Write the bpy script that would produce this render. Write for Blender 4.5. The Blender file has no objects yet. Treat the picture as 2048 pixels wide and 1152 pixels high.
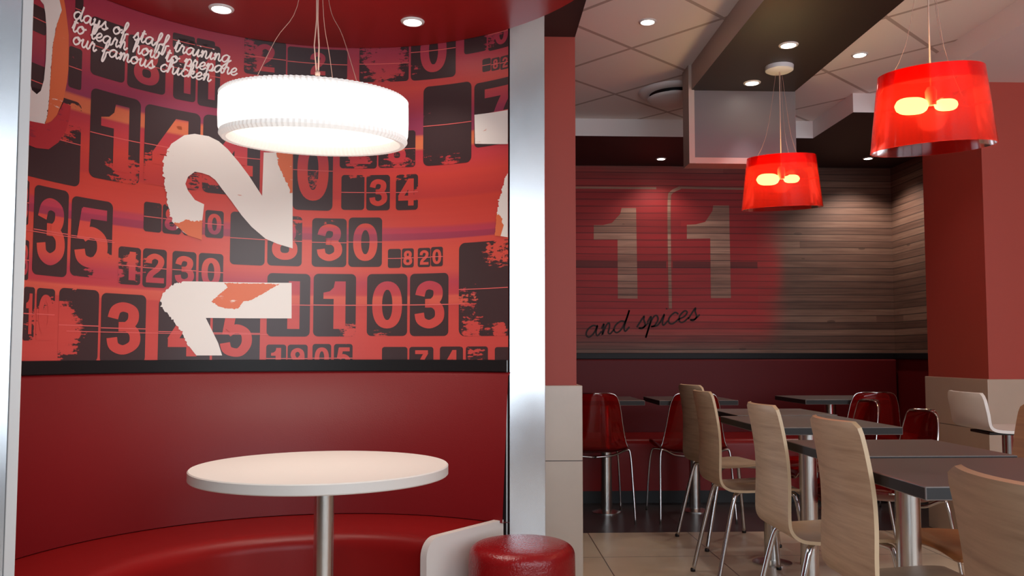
import bpy, bmesh, math, random
from mathutils import Vector, Matrix
from mathutils.geometry import tessellate_polygon

S = bpy.context.scene
COL = S.collection
PI = math.pi
rng = random.Random(7)

# ---------------------------------------------------------------- camera
cam = bpy.data.cameras.new('camera')
cam.sensor_width = 36.0
cam.lens = 1680.0 / 2048.0 * 36.0
cam.shift_y = 36.0 / 2048.0
cam.clip_start = 0.05
camo = bpy.data.objects.new('camera', cam)
camo.location = (0, 0, 1.08)
camo.rotation_euler = (PI / 2 + math.radians(3.3), 0, math.radians(-2.28))
COL.objects.link(camo)
S.camera = camo

# ---------------------------------------------------------------- world, daylight, exposure
W = bpy.data.worlds.new('sky')
S.world = W
W.use_nodes = True
W.node_tree.nodes['Background'].inputs[0].default_value = (0.75, 0.87, 1.0, 1)
W.node_tree.nodes['Background'].inputs[1].default_value = 1.3
S.view_settings.view_transform = 'Standard'
S.view_settings.look = 'None'
S.view_settings.gamma = 1.0
S.view_settings.use_curve_mapping = False
S.view_settings.exposure = 0.3
WIN_POWER = 118.0      # daylight through the shop front behind the camera
DOWN_POWER = 9.0       # each recessed ceiling spot
PEND_POWER = 6.0      # white drum pendant
RED_POWER = 1.8       # red pendants


def area(name, loc, rot, sx, sy, power, color):
    l = bpy.data.lights.new(name, 'AREA')
    l.shape = 'RECTANGLE'
    l.size, l.size_y, l.energy, l.color = sx, sy, power, color
    o = bpy.data.objects.new(name, l)
    o.location, o.rotation_euler = loc, rot
    COL.objects.link(o)
    return o


area('daylight', (2.5, -1.5, 1.6), (PI / 2, 0, 0), 5.8, 2.0, WIN_POWER, (0.86, 0.93, 1.0))


# ---------------------------------------------------------------- helpers
def lin(c):
    return tuple(((v / 255.0) / 12.92 if v / 255.0 <= 0.04045 else ((v / 255.0 + 0.055) / 1.055) ** 2.4) for v in c) + (1.0,)


def mat(name, rgb, rough=0.5, metal=0.0, **kw):
    m = bpy.data.materials.new(name)
    m.use_nodes = True
    p = m.node_tree.nodes['Principled BSDF']
    p.inputs['Base Color'].default_value = lin(rgb)
    p.inputs['Roughness'].default_value = rough
    p.inputs['Metallic'].default_value = metal
    if 'spec' in kw:
        p.inputs['Specular IOR Level'].default_value = kw['spec']
    if 'coat' in kw:
        p.inputs['Coat Weight'].default_value = kw['coat']
        p.inputs['Coat Roughness'].default_value = kw.get('coat_rough', 0.15)
    if 'emit' in kw:
        p.inputs['Emission Color'].default_value = lin(kw['emit'])
        p.inputs['Emission Strength'].default_value = kw['strength']
    return m


class NT:
    """small wrapper to wire shader nodes"""
    def __init__(self, m):
        self.t = m.node_tree
        self.p = m.node_tree.nodes.get('Principled BSDF')

    def n(self, kind, **kw):
        x = self.t.nodes.new(kind)
        for k, v in kw.items():
            setattr(x, k, v)
        return x

    def l(self, a, b):
        self.t.links.new(a, b)

    def math(self, op, a, b=None, c=None, clamp=False):
        x = self.n('ShaderNodeMath', operation=op)
        x.use_clamp = clamp
        for i, v in enumerate((a, b, c)):
            if v is None:
                continue
            if isinstance(v, (int, float)):
                x.inputs[i].default_value = v
            else:
                self.l(v, x.inputs[i])
        return x.outputs[0]

    def mix(self, fac, a, b, blend='MIX'):
        x = self.n('ShaderNodeMix', data_type='RGBA', blend_type=blend)
        for sock, v in ((x.inputs[0], fac), (x.inputs[6], a), (x.inputs[7], b)):
            if isinstance(v, (int, float)):
                sock.default_value = v
            elif isinstance(v, tuple):
                sock.default_value = v
            else:
                self.l(v, sock)
        return x.outputs[2]

    def noise(self, vec, scale, detail=3.0, rough=0.55):
        x = self.n('ShaderNodeTexNoise')
        x.inputs['Scale'].default_value = scale
        x.inputs['Detail'].default_value = detail
        x.inputs['Roughness'].default_value = rough
        if vec is not None:
            self.l(vec, x.inputs['Vector'])
        return x.outputs['Fac']

    def ramp(self, fac, stops, interp='LINEAR'):
        x = self.n('ShaderNodeValToRGB')
        x.color_ramp.interpolation = interp
        e = x.color_ramp.elements
        while len(e) < len(stops):
            e.new(0.5)
        for el, (pos, colr) in zip(e, stops):
            el.position = pos
            el.color = colr
        self.l(fac, x.inputs[0])
        return x.outputs[0]

    def scaled(self, vec, s):
        x = self.n('ShaderNodeVectorMath', operation='MULTIPLY')
        self.l(vec, x.inputs[0])
        x.inputs[1].default_value = s
        return x.outputs[0]

    def bump(self, h, strength, dist=0.01):
        x = self.n('ShaderNodeBump')
        x.inputs['Strength'].default_value = strength
        x.inputs['Distance'].default_value = dist
        self.l(h, x.inputs['Height'])
        self.l(x.outputs[0], self.p.inputs['Normal'])


def link(name, me, parent=None):
    o = bpy.data.objects.new(name, me)
    COL.objects.link(o)
    if parent is not None:
        o.parent = parent
    return o


def tag(o, label=None, cat=None, group=None, kind=None):
    if label:
        o['label'] = label
    if cat:
        o['category'] = cat
    if group:
        o['group'] = group
    if kind:
        o['kind'] = kind
    return o


def empty(name, loc, rz=0.0):
    o = bpy.data.objects.new(name, None)
    o.empty_display_size = 0.1
    o.location = loc
    o.rotation_euler = (0, 0, rz)
    COL.objects.link(o)
    return o


def copy_tree(o, parent=None):
    c = o.copy()
    COL.objects.link(c)
    if parent is not None:
        c.parent = parent
    for ch in list(o.children):
        copy_tree(ch, c)
    return c


class MB:
    """collects shapes and links them as ONE mesh object"""
    def __init__(self):
        self.bm = bmesh.new()
        self.uv = None

    def quad(self, pts, mi=0):
        f = self.bm.faces.new([self.bm.verts.new(p) for p in pts])
        f.material_index = mi
        return f

    def box(self, x0, x1, y0, y1, z0, z1, mi=0, bev=0.0, seg=2, M=None):
        vs = [self.bm.verts.new((x, y, z)) for x in (x0, x1) for y in (y0, y1) for z in (z0, z1)]
        fs = []
        for q in ((0, 1, 3, 2), (4, 6, 7, 5), (0, 4, 5, 1), (2, 3, 7, 6), (0, 2, 6, 4), (1, 5, 7, 3)):
            f = self.bm.faces.new([vs[i] for i in q])
            f.material_index = mi
            fs.append(f)
        if bev:
            es = list({e for f in fs for e in f.edges})
            bmesh.ops.bevel(self.bm, geom=es, offset=bev, segments=seg, affect='EDGES', profile=0.5)
            if M is not None:
                raise ValueError
        if M is not None:
            for v in vs:
                v.co = M @ v.co
        return self

    def lathe(self, prof, n=48, c=(0, 0), mi=0, a0=0.0, a1=2 * PI, flute=None):
        """prof: list of (r, z); closed around when a1-a0 = 2pi. flute(r,i) may change the radius"""
        full = abs(a1 - a0 - 2 * PI) < 1e-6
        cols = n if full else n + 1
        rings = []
        for i in range(cols):
            a = a0 + (a1 - a0) * i / n
            rings.append([self.bm.verts.new((c[0] + (flute(r, z, i) if flute else r) * math.cos(a), c[1] + (flute(r, z, i) if flute else r) * math.sin(a), z)) for r, z in prof])
        for i in range(n):
            A, B = rings[i], rings[(i + 1) % cols]
            for j in range(len(prof) - 1):
                try:
                    f = self.bm.faces.new((A[j], B[j], B[j + 1], A[j + 1]))
                    f.material_index = mi
                    f.smooth = True
                except ValueError:
                    pass
        return self

    def disc(self, c, r, z, n=48, mi=0, up=True):
        vs = [self.bm.verts.new((c[0] + r * math.cos(2 * PI * i / n), c[1] + r * math.sin(2 * PI * i / n), z)) for i in range(n)]
        f = self.bm.faces.new(vs if up else vs[::-1])
        f.material_index = mi
        return self

    def tube(self, pts, r, n=10, mi=0, cap=True):
        P = [Vector(p) for p in pts]
        rings = []
        ref = None
        for i, p in enumerate(P):
            t = (P[min(i + 1, len(P) - 1)] - P[max(i - 1, 0)]).normalized()
            if ref is None:
                ref = t.orthogonal().normalized()
            ref = (ref - t * ref.dot(t)).normalized()
            b = t.cross(ref)
            rr = r[i] if isinstance(r, (list, tuple)) else r
            rings.append([self.bm.verts.new(p + (ref * math.cos(2 * PI * k / n) + b * math.sin(2 * PI * k / n)) * rr) for k in range(n)])
        for A, B in zip(rings, rings[1:]):
            for k in range(n):
                f = self.bm.faces.new((A[k], A[(k + 1) % n], B[(k + 1) % n], B[k]))
                f.smooth = True
                f.material_index = mi
        if cap:
            for R, rev in ((rings[0], True), (rings[-1], False)):
                f = self.bm.faces.new(R[::-1] if rev else R)
                f.material_index = mi
        return self

    def build(self, name, mats, parent=None, smooth_angle=None, recalc=True):
        if recalc:
            bmesh.ops.recalc_face_normals(self.bm, faces=self.bm.faces[:])
        me = bpy.data.meshes.new(name)
        self.bm.to_mesh(me)
        self.bm.free()
        for m in (mats if isinstance(mats, (list, tuple)) else [mats]):
            me.materials.append(m)
        if smooth_angle is not None:
            for p in me.polygons:
                p.use_smooth = True
            try:
                me.set_sharp_from_angle(angle=math.radians(smooth_angle))
            except Exception:
                pass
        return link(name, me, parent)


def struct(name, mb, mats, **kw):
    return tag(mb.build(name, mats, **kw), kind='structure')


def catmull(pts, sub=6, closed=False):
    n = len(pts)
    out = []
    rngi = range(n if closed else n - 1)
    for i in rngi:
        if closed:
            p0, p1, p2, p3 = (pts[(i + k) % n] for k in (-1, 0, 1, 2))
        else:
            p0, p1, p2, p3 = pts[max(i - 1, 0)], pts[i], pts[i + 1], pts[min(i + 2, n - 1)]
        for k in range(sub):
            t = k / sub
            out.append(tuple(0.5 * (2 * b + (c - a) * t + (2 * a - 5 * b + 4 * c - d) * t * t + (3 * b - a - 3 * c + d) * t ** 3) for a, b, c, d in zip(p0, p1, p2, p3)))
    if not closed:
        out.append(tuple(pts[-1]))
    return out


def ribbon(pts, w, closed=False):
    """quads (2-D) following a path with a given width"""
    n = len(pts)
    L, R = [], []
    for i in range(n):
        a = pts[(i - 1) % n] if (closed or i > 0) else pts[i]
        b = pts[(i + 1) % n] if (closed or i < n - 1) else pts[i]
        dx, dy = b[0] - a[0], b[1] - a[1]
        d = math.hypot(dx, dy) or 1e-9
        nx, ny = -dy / d * w / 2, dx / d * w / 2
        L.append((pts[i][0] + nx, pts[i][1] + ny))
        R.append((pts[i][0] - nx, pts[i][1] - ny))
    q = []
    for i in range(n if closed else n - 1):
        j = (i + 1) % n
        q.append([R[i], R[j], L[j], L[i]])
    return q


# ---------------------------------------------------------------- materials
M = {}
M['chrome'] = mat('chrome', (205, 205, 205), 0.14, 1.0)
M['steel'] = mat('brushed_steel', (214, 212, 208), 0.27, 1.0)
M['plate'] = mat('satin_aluminium', (208, 212, 216), 0.36, 0.85)
t = NT(M['plate'])
co = t.n('ShaderNodeTexCoord').outputs['Object']
t.l(t.math('MULTIPLY_ADD', t.noise(t.scaled(co, (2.0, 2.0, 1.2)), 2.5), 0.1, 0.16), t.p.inputs['Roughness'])
M['edge_trim'] = mat('pale_edge_trim', (222, 222, 220), 0.4)
M['white'] = mat('white_laminate', (232, 226, 218), 0.35)
M['white_plastic'] = mat('white_plastic', (225, 215, 208), 0.35)
M['black_rail'] = mat('black_rail', (20, 20, 22), 0.5, spec=0.25)
M['black'] = mat('black_plastic', (22, 20, 21), 0.5)
M['red_ceiling'] = mat('red_ceiling_paint', (150, 24, 20), 0.35)
M['wall_red'] = mat('red_wall_paint', (168, 70, 57), 0.5, spec=0.3)
M['dark_brown'] = mat('dark_brown_paint', (50, 37, 35), 0.5)
M['beam_brown'] = mat('brown_beam_paint', (44, 36, 35), 0.5)
M['beam_side'] = mat('taupe_beam_paint', (178, 158, 148), 0.5)
M['duct_grey'] = mat('taupe_panel_paint', (104, 96, 98), 0.5)
M['soffit_dark'] = mat('dark_soffit_paint', (46, 26, 26), 0.55)
M['soffit_white'] = mat('white_soffit_paint', (236, 232, 230), 0.6)
M['glow_white'] = mat('lamp_disc', (255, 250, 240), 0.5, emit=(255, 246, 232), strength=14.0)
M['cord'] = mat('pale_cord', (200, 165, 150), 0.5)
M['wire'] = mat('thin_steel_wire', (170, 130, 118), 0.4)
M['canopy'] = mat('white_ceiling_cup', (215, 215, 215), 0.4)
M['slate'] = mat('dark_slate_laminate', (108, 98, 95), 0.38)
M['slate_edge'] = mat('black_table_edge', (24, 20, 20), 0.6)
M['black_script'] = mat('black_script_print', (40, 22, 20), 0.7)
M['off_white'] = mat('off_white_print', (228, 222, 212), 0.45)
M['script_white'] = mat('white_script_print', (255, 244, 236), 0.45)
M['frame_grey'] = mat('window_frame_grey', (120, 124, 128), 0.4, 0.6)

# red leatherette: fine grain bump
for key, rgb, rough in (('leather', (116, 18, 22), 0.42), ('leather_seat', (140, 20, 20), 0.34), ('leather_dark', (96, 10, 15), 0.55)):
    M[key] = mat('red_' + key, rgb, rough, spec=0.3)
    t = NT(M[key])
    co = t.n('ShaderNodeTexCoord').outputs['Object']
    h = t.math('MULTIPLY_ADD', t.noise(co, 260.0, 2.0), 0.35, t.noise(co, 9.0, 2.0))
    t.bump(h, 0.12, 0.006)
M['stool_leather'] = mat('red_stool_leather', (138, 14, 18), 0.24)
t = NT(M['stool_leather'])
co = t.n('ShaderNodeTexCoord').outputs['Object']
t.bump(t.noise(co, 120.0, 3.0), 0.35, 0.006)

# floor: pale tiles near, dark tiles by the far bench
M['floor'] = mat('floor_tiles', (188, 165, 140), 0.32)
t = NT(M['floor'])
co = t.n('ShaderNodeTexCoord').outputs['Object']
sx = t.n('ShaderNodeSeparateXYZ')
t.l(co, sx.inputs[0])
def grid_line(t, v, size, off, w):
    f = t.math('FRACT', t.math('DIVIDE', t.math('SUBTRACT', v, off), size))
    a = t.math('ABSOLUTE', t.math('SUBTRACT', f, 0.5))
    return t.math('GREATER_THAN', a, 0.5 - w / size / 2)
ln = t.math('MAXIMUM', grid_line(t, sx.outputs[0], 0.61, 0.665, 0.006), grid_line(t, sx.outputs[1], 0.61, 5.14, 0.006))
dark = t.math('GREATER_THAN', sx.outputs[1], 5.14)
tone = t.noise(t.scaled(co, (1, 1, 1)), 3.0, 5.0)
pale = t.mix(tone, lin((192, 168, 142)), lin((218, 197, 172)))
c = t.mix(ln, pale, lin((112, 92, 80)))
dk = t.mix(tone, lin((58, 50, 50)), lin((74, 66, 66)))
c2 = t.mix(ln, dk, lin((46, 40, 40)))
t.l(t.mix(dark, c, c2), t.p.inputs['Base Color'])

# ceiling: square tiles laid at an angle, thin T-bars
M['ceiling'] = mat('ceiling_tiles', (222, 212, 206), 0.8)
t = NT(M['ceiling'])
co = t.n('ShaderNodeTexCoord').outputs['Object']
mp = t.n('ShaderNodeMapping')
t.l(co, mp.inputs[0])
mp.inputs['Rotation'].default_value = (0, 0, math.radians(-42))
sx = t.n('ShaderNodeSeparateXYZ')
t.l(mp.outputs[0], sx.inputs[0])
ca, sa = math.cos(math.radians(-42)), math.sin(math.radians(-42))
gx, gy = ca * 0.834 - sa * 4.49, sa * 0.834 + ca * 4.49
ln = t.math('MAXIMUM', grid_line(t, sx.outputs[0], 0.575, gx, 0.022), grid_line(t, sx.outputs[1], 0.575, gy, 0.022))
t.l(t.mix(ln, lin((240, 234, 230)), lin((186, 174, 168))), t.p.inputs['Base Color'])

# wall tiles on the pillars
def tile_mat(name, rgb, z_joint):
    m = mat(name, rgb, 0.35)
    t = NT(m)
    co = t.n('ShaderNodeTexCoord').outputs['Object']
    sx = t.n('ShaderNodeSeparateXYZ')
    t.l(co, sx.inputs[0])
    ln = t.math('LESS_THAN', t.math('ABSOLUTE', t.math('SUBTRACT', sx.outputs[2], z_joint)), 0.0022)
    n = t.noise(co, 6.0, 4.0)
    base = t.mix(n, lin(tuple(int(v * 0.94) for v in rgb)), lin(rgb))
    t.l(t.mix(ln, base, lin((90, 78, 70))), t.p.inputs['Base Color'])
    return m
M['tile'] = tile_mat('beige_pillar_tiles', (214, 197, 181), 0.585)
M['tile_far'] = tile_mat('beige_column_tiles', (186, 162, 142), 0.66)

# light oak veneer
def wood_mat(name, a, b, rough=0.42, along=(14.0, 14.0, 120.0)):
    m = mat(name, a, rough)
    t = NT(m)
    co = t.n('ShaderNodeTexCoord').outputs['Object']
    g = t.noise(t.scaled(co, along), 1.0, 4.0, 0.6)
    g2 = t.noise(t.scaled(co, (along[0] * 0.25, along[1] * 0.25, along[2] * 0.35)), 1.0, 2.0)
    f = t.math('MULTIPLY_ADD', g, 0.6, t.math('MULTIPLY', g2, 0.4))
    t.l(t.ramp(f, [(0.3, lin(a)), (0.62, lin(b))]), t.p.inputs['Base Color'])
    return m
M['oak'] = wood_mat('oak_veneer', (158, 132, 107), (194, 168, 140), along=(5.0, 5.0, 70.0))
M['oak_lamp_tint'] = wood_mat('lamp_tinted_oak_veneer', (126, 76, 40), (160, 102, 56), along=(5.0, 5.0, 70.0))  # same oak with the red lamp's orange glow painted into the colour
M['oak_edge'] = mat('oak_ply_edge', (200, 170, 134), 0.45)

# weathered planks printed on the far wall ('stain' = red spray on the boards)
def plank_mat(name, const_stain=None, light=1.0):
    m = mat(name, (110, 90, 76), 0.62)
    t = NT(m)
    co = t.n('ShaderNodeTexCoord').outputs['Object']
    sx = t.n('ShaderNodeSeparateXYZ')
    t.l(co, sx.inputs[0])
    u = t.math('ADD', sx.outputs[0], sx.outputs[1])
    wob = t.math('MULTIPLY', t.math('SUBTRACT', t.noise(t.scaled(co, (0.9, 0.9, 3.0)), 1.0, 1.0), 0.5), 0.022)
    zz = t.math('DIVIDE', t.math('ADD', sx.outputs[2], wob), 0.056)
    row = t.math('FLOOR', zz)
    fr = t.math('FRACT', zz)
    wn = t.n('ShaderNodeTexWhiteNoise', noise_dimensions='2D')
    cb = t.n('ShaderNodeCombineXYZ')
    t.l(row, cb.inputs[0])
    t.l(t.math('FLOOR', t.math('MULTIPLY_ADD', row, 0.37, t.math('DIVIDE', u, 9.0))), cb.inputs[1])
    t.l(cb.outputs[0], wn.inputs['Vector'])
    gv = t.n('ShaderNodeCombineXYZ')
    t.l(t.math('MULTIPLY', u, 2.2), gv.inputs[0])
    t.l(t.math('MULTIPLY', sx.outputs[2], 75.0), gv.inputs[1])
    t.l(wn.outputs['Value'], gv.inputs[2])
    grain = t.noise(gv.outputs[0], 1.0, 5.0, 0.6)
    patch = t.noise(t.scaled(co, (2.0, 2.0, 9.0)), 1.0, 3.0)
    f = t.math('ADD', t.math('MULTIPLY', wn.outputs['Value'], 0.24), t.math('ADD', t.math('MULTIPLY', grain, 0.44), t.math('MULTIPLY', patch, 0.34)))
    base = t.ramp(f, [(0.3, lin((72, 48, 38))), (0.52, lin((108, 78, 64))), (0.75, lin((142, 111, 93)))])
    gap = t.math('GREATER_THAN', t.math('ABSOLUTE', t.math('SUBTRACT', fr, 0.5)), t.math('MULTIPLY_ADD', patch, -0.12, 0.5))
    # knots
    vor = t.n('ShaderNodeTexVoronoi')
    kv = t.n('ShaderNodeCombineXYZ')
    t.l(t.math('MULTIPLY', u, 2.6), kv.inputs[0])
    t.l(t.math('MULTIPLY', sx.outputs[2], 8.0), kv.inputs[1])
    t.l(kv.outputs[0], vor.inputs['Vector'])
    vor.inputs['Scale'].default_value = 1.0
    knot = t.math('LESS_THAN', vor.outputs['Distance'], 0.09)
    base = t.mix(t.math('MULTIPLY', knot, 0.6), base, lin((60, 42, 32)))
    base = t.mix(t.math('MULTIPLY', gap, 0.75), base, lin((40, 28, 24)))
    # red spray paint that follows the boards
    if const_stain is None:
        at = t.n('ShaderNodeAttribute', attribute_name='stain')
        st = t.math('MULTIPLY', at.outputs['Fac'], t.math('MULTIPLY_ADD', grain, 0.6, 0.62), clamp=True)
    else:
        st = t.math('MULTIPLY_ADD', grain, 0.28, const_stain - 0.14, clamp=True)
    red = t.mix(f, lin((110, 16, 20)), lin((200, 44, 46)))
    redg = t.mix(t.math('MULTIPLY', gap, 0.6), red, lin((60, 14, 14)))
    out = t.mix(st, base, redg)
    if light != 1.0:
        out = t.mix(1.0, out, (light, light, light, 1), 'MULTIPLY')
    t.l(out, t.p.inputs['Base Color'])
    t.bump(t.math('SUBTRACT', 1.0, gap), 0.25, 0.004)
    return m
M['planks'] = plank_mat('weathered_planks')
M['planks_plain'] = plank_mat('bare_planks', 0.0, 2.3)
M['planks_red'] = plank_mat('red_stained_planks', 0.98)
M['planks_dark'] = plank_mat('dark_stained_planks', 0.8, 0.45)

# the booth mural: horizontal colour bands, UV = (arc length, height) in metres
def mural_print():
    m = mat('mural_print', (198, 62, 50), 0.42)
    t = NT(m)
    uv = t.n('ShaderNodeUVMap').outputs[0]
    sx = t.n('ShaderNodeSeparateXYZ')
    t.l(uv, sx.inputs[0])
    soft = t.noise(t.scaled(uv, (1.3, 14.0, 1.0)), 1.0, 2.0)
    z = t.math('ADD', sx.outputs[1], t.math('MULTIPLY', t.math('SUBTRACT', soft, 0.5), 0.012))
    fac = t.math('DIVIDE', t.math('SUBTRACT', z, 1.0), 1.4)
    def P(zz):
        return (zz - 1.0) / 1.4
    st = [(p_, (c_[0], c_[1] + 10, c_[2] + 10)) for p_, c_ in [(P(1.04), (196, 64, 58)), (P(1.20), (198, 64, 56)), (P(1.275), (190, 58, 54)), (P(1.28), (206, 78, 62)), (P(1.315), (210, 84, 66)), (P(1.318), (186, 54, 60)),
          (P(1.37), (178, 52, 66)), (P(1.42), (206, 72, 58)), (P(1.50), (212, 70, 54)), (P(1.537), (208, 66, 56)), (P(1.54), (150, 44, 70)), (P(1.566), (158, 46, 72)), (P(1.568), (184, 50, 72)),
          (P(1.588), (182, 52, 68)), (P(1.594), (206, 60, 48)), (P(1.70), (204, 58, 44)), (P(1.712), (190, 50, 46)), (P(1.80), (206, 58, 46)), (P(1.86), (196, 52, 56)), (P(1.905), (180, 46, 58)),
          (P(1.911), (214, 108, 66)), (P(1.96), (210, 98, 64)), (P(1.966), (136, 46, 74)), (P(2.03), (140, 44, 72)), (P(2.10), (178, 54, 62)), (P(2.16), (196, 62, 54)), (P(2.24), (176, 54, 62)), (P(2.31), (160, 48, 66))]]
    # a ramp holds 32 stops
    base = t.ramp(fac, [(p, lin(c)) for p, c in st])
    # the upper left is more purple, the right more orange
    left = t.n('ShaderNodeMapRange')
    t.l(sx.outputs[0], left.inputs[0])
    left.inputs[1].default_value, left.inputs[2].default_value = 1.2, 0.3
    top = t.n('ShaderNodeMapRange')
    t.l(sx.outputs[1], top.inputs[0])
    top.inputs[1].default_value, top.inputs[2].default_value = 1.95, 2.08
    base = t.mix(t.math('MULTIPLY', t.math('MULTIPLY', left.outputs[0], top.outputs[0]), 0.55), base, lin((150, 48, 72)))
    streak = t.noise(t.scaled(uv, (0.7, 55.0, 1.0)), 1.0, 2.0)
    base = t.mix(t.math('MULTIPLY', streak, 0.22), base, lin((170, 40, 44)))
    return m, t, uv, base
m, t, uv, base = mural_print()
t.l(base, t.p.inputs['Base Color'])
M['print'] = m
m, t, uv, base = mural_print()
m.name = 'mural_card'
at = t.n('ShaderNodeAttribute', attribute_name='wear').outputs['Fac']
rot = t.n('ShaderNodeMapping')
rot.inputs['Rotation'].default_value = (0, 0, math.radians(-32))
rot.inputs['Scale'].default_value = (22.0, 90.0, 1.0)
t.l(uv, rot.inputs[0])
na = t.noise(rot.outputs[0], 1.0, 5.0, 0.65)
nb = t.noise(uv, 30.0, 6.0, 0.7)
nn = t.math('MULTIPLY_ADD', na, 0.5, t.math('MULTIPLY', nb, 0.5))
thr = t.math('SUBTRACT', 0.8, t.math('MULTIPLY', at, 0.42))
mk = t.n('ShaderNodeMapRange')
t.l(t.math('SUBTRACT', nn, thr), mk.inputs[0])
mk.inputs[1].default_value, mk.inputs[2].default_value = -0.015, 0.015
t.l(t.mix(mk.outputs[0], lin((58, 41, 43)), base), t.p.inputs['Base Color'])
M['card'] = m
M['hair'] = mat('mural_hairline', (214, 96, 92), 0.45)
# white numerals with fine scratches, orange worn patches
def worn(name, rgb, rgb2, amount):
    m = mat(name, rgb, 0.45)
    t = NT(m)
    uv = t.n('ShaderNodeUVMap').outputs[0]
    mp = t.n('ShaderNodeMapping')
    mp.inputs['Rotation'].default_value = (0, 0, math.radians(-25))
    mp.inputs['Scale'].default_value = (14.0, 70.0, 1.0)
    t.l(uv, mp.inputs[0])
    n = t.math('MULTIPLY_ADD', t.noise(mp.outputs[0], 1.0, 5.0, 0.7), 0.5, t.math('MULTIPLY', t.noise(uv, 9.0, 4.0), 0.5))
    mk = t.n('ShaderNodeMapRange')
    t.l(n, mk.inputs[0])
    mk.inputs[1].default_value, mk.inputs[2].default_value = amount, amount + 0.03
    t.l(t.mix(mk.outputs[0], lin(rgb), lin(rgb2)), t.p.inputs['Base Color'])
    return m
M['numeral'] = worn('white_numeral_print', (230, 224, 216), (206, 140, 120), 0.635)
M['orange'] = worn('orange_numeral_print', (216, 108, 66), (232, 214, 200), 0.60)
M['swash'] = worn('red_swash_print', (182, 50, 56), (150, 44, 60), 0.56)

# clear red plastic
def red_clear(name, tint, body, mixf, rough=0.08, transl=True):
    m = bpy.data.materials.new(name)
    m.use_nodes = True
    nt = m.node_tree
    nt.nodes.clear()
    out = nt.nodes.new('ShaderNodeOutputMaterial')
    tr = nt.nodes.new('ShaderNodeBsdfTransparent')
    tr.inputs[0].default_value = tint
    tl = nt.nodes.new('ShaderNodeBsdfTranslucent' if transl else 'ShaderNodeBsdfDiffuse')
    tl.inputs[0].default_value = body
    gl = nt.nodes.new('ShaderNodeBsdfGlossy')
    gl.inputs['Roughness'].default_value = rough
    gl.inputs['Color'].default_value = (1, 0.92, 0.92, 1)
    fr = nt.nodes.new('ShaderNodeFresnel')
    fr.inputs[0].default_value = 1.38
    m1 = nt.nodes.new('ShaderNodeMixShader')
    m1.inputs[0].default_value = mixf
    nt.links.new(tr.outputs[0], m1.inputs[1])
    nt.links.new(tl.outputs[0], m1.inputs[2])
    m2 = nt.nodes.new('ShaderNodeMixShader')
    nt.links.new(fr.outputs[0], m2.inputs[0])
    nt.links.new(m1.outputs[0], m2.inputs[1])
    nt.links.new(gl.outputs[0], m2.inputs[2])
    nt.links.new(m2.outputs[0], out.inputs[0])
    return m
M['red_shade'] = red_clear('clear_red_shade', (0.95, 0.075, 0.045, 1), (0.9, 0.03, 0.02, 1), 0.2, 0.12)
M['red_chair'] = red_clear('clear_red_chair', (0.7, 0.05, 0.05, 1), (0.5, 0.012, 0.012, 1), 0.17, 0.06, False)
M['bulb'] = mat('warm_bulb', (255, 230, 180), 0.4, emit=(255, 226, 150), strength=34.0)
# white pendant shade glows from the tubes inside it
M['shade_white'] = mat('pleated_white_shade', (250, 248, 244), 0.5, emit=(255, 250, 242), strength=1.15)
M['shade_rim'] = mat('ribbed_shade_rim', (244, 240, 236), 0.5, emit=(255, 250, 242), strength=0.3)
M['diffuser'] = mat('shade_diffuser', (250, 246, 236), 0.5, emit=(255, 246, 226), strength=1.3)
# window glass
m = bpy.data.materials.new('window_glass')
m.use_nodes = True
nt = m.node_tree
nt.nodes.clear()
out = nt.nodes.new('ShaderNodeOutputMaterial')
tr = nt.nodes.new('ShaderNodeBsdfTransparent')
gl = nt.nodes.new('ShaderNodeBsdfGlossy')
gl.inputs['Roughness'].default_value = 0.02
mx = nt.nodes.new('ShaderNodeMixShader')
mx.inputs[0].default_value = 0.06
nt.links.new(tr.outputs[0], mx.inputs[1])
nt.links.new(gl.outputs[0], mx.inputs[2])
nt.links.new(mx.outputs[0], out.inputs[0])
M['glass'] = m

# ================================================================ the room
Z_CEIL, Z_SOF, Z_BEAM, Z_DISC, Z_TAB = 2.757, 2.632, 2.61, 2.333, 0.78
XL, XR, YF, YB = -3.2, 5.6, -1.1, 6.8
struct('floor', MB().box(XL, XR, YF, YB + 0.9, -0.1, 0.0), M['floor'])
struct('ceiling', MB().box(XL, XR, YF, YB + 0.3, Z_CEIL, Z_CEIL + 0.1), M['ceiling'])
struct('wall_right', MB().box(XR, XR + 0.1, YF, 5.23, 0, Z_CEIL), M['wall_red'])
struct('wall_left', MB().box(XL - 0.1, XL, YF, 4.4, 0, Z_CEIL), M['wall_red'])
# shop front behind the camera: low wall, header and mullions around glass
fr = MB()
fr.box(XL, -0.5, YF - 0.1, YF, 0, Z_CEIL).box(-0.5, XR, YF - 0.1, YF, 0, 0.55).box(-0.5, XR, YF - 0.1, YF, 2.62, Z_CEIL)
struct('wall_front', fr, M['frame_grey'])
mull = [-0.5, 1.0, 2.5, 4.0, XR]
for k in range(4):
    a, b = mull[k], mull[k + 1]
    w = MB()
    w.box(a, a + 0.05, YF - 0.08, YF, 0.55, 2.62).box(b - 0.05, b, YF - 0.08, YF, 0.55, 2.62)
    w.box(a + 0.05, b - 0.05, YF - 0.08, YF, 0.55, 0.60).box(a + 0.05, b - 0.05, YF - 0.08, YF, 2.57, 2.62)
    wo = struct('window_%d' % (k + 1), w, M['frame_grey'])
    MB().box(a + 0.05, b - 0.05, YF - 0.045, YF - 0.035, 0.60, 2.57).build('pane', M['glass'], wo)

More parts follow.
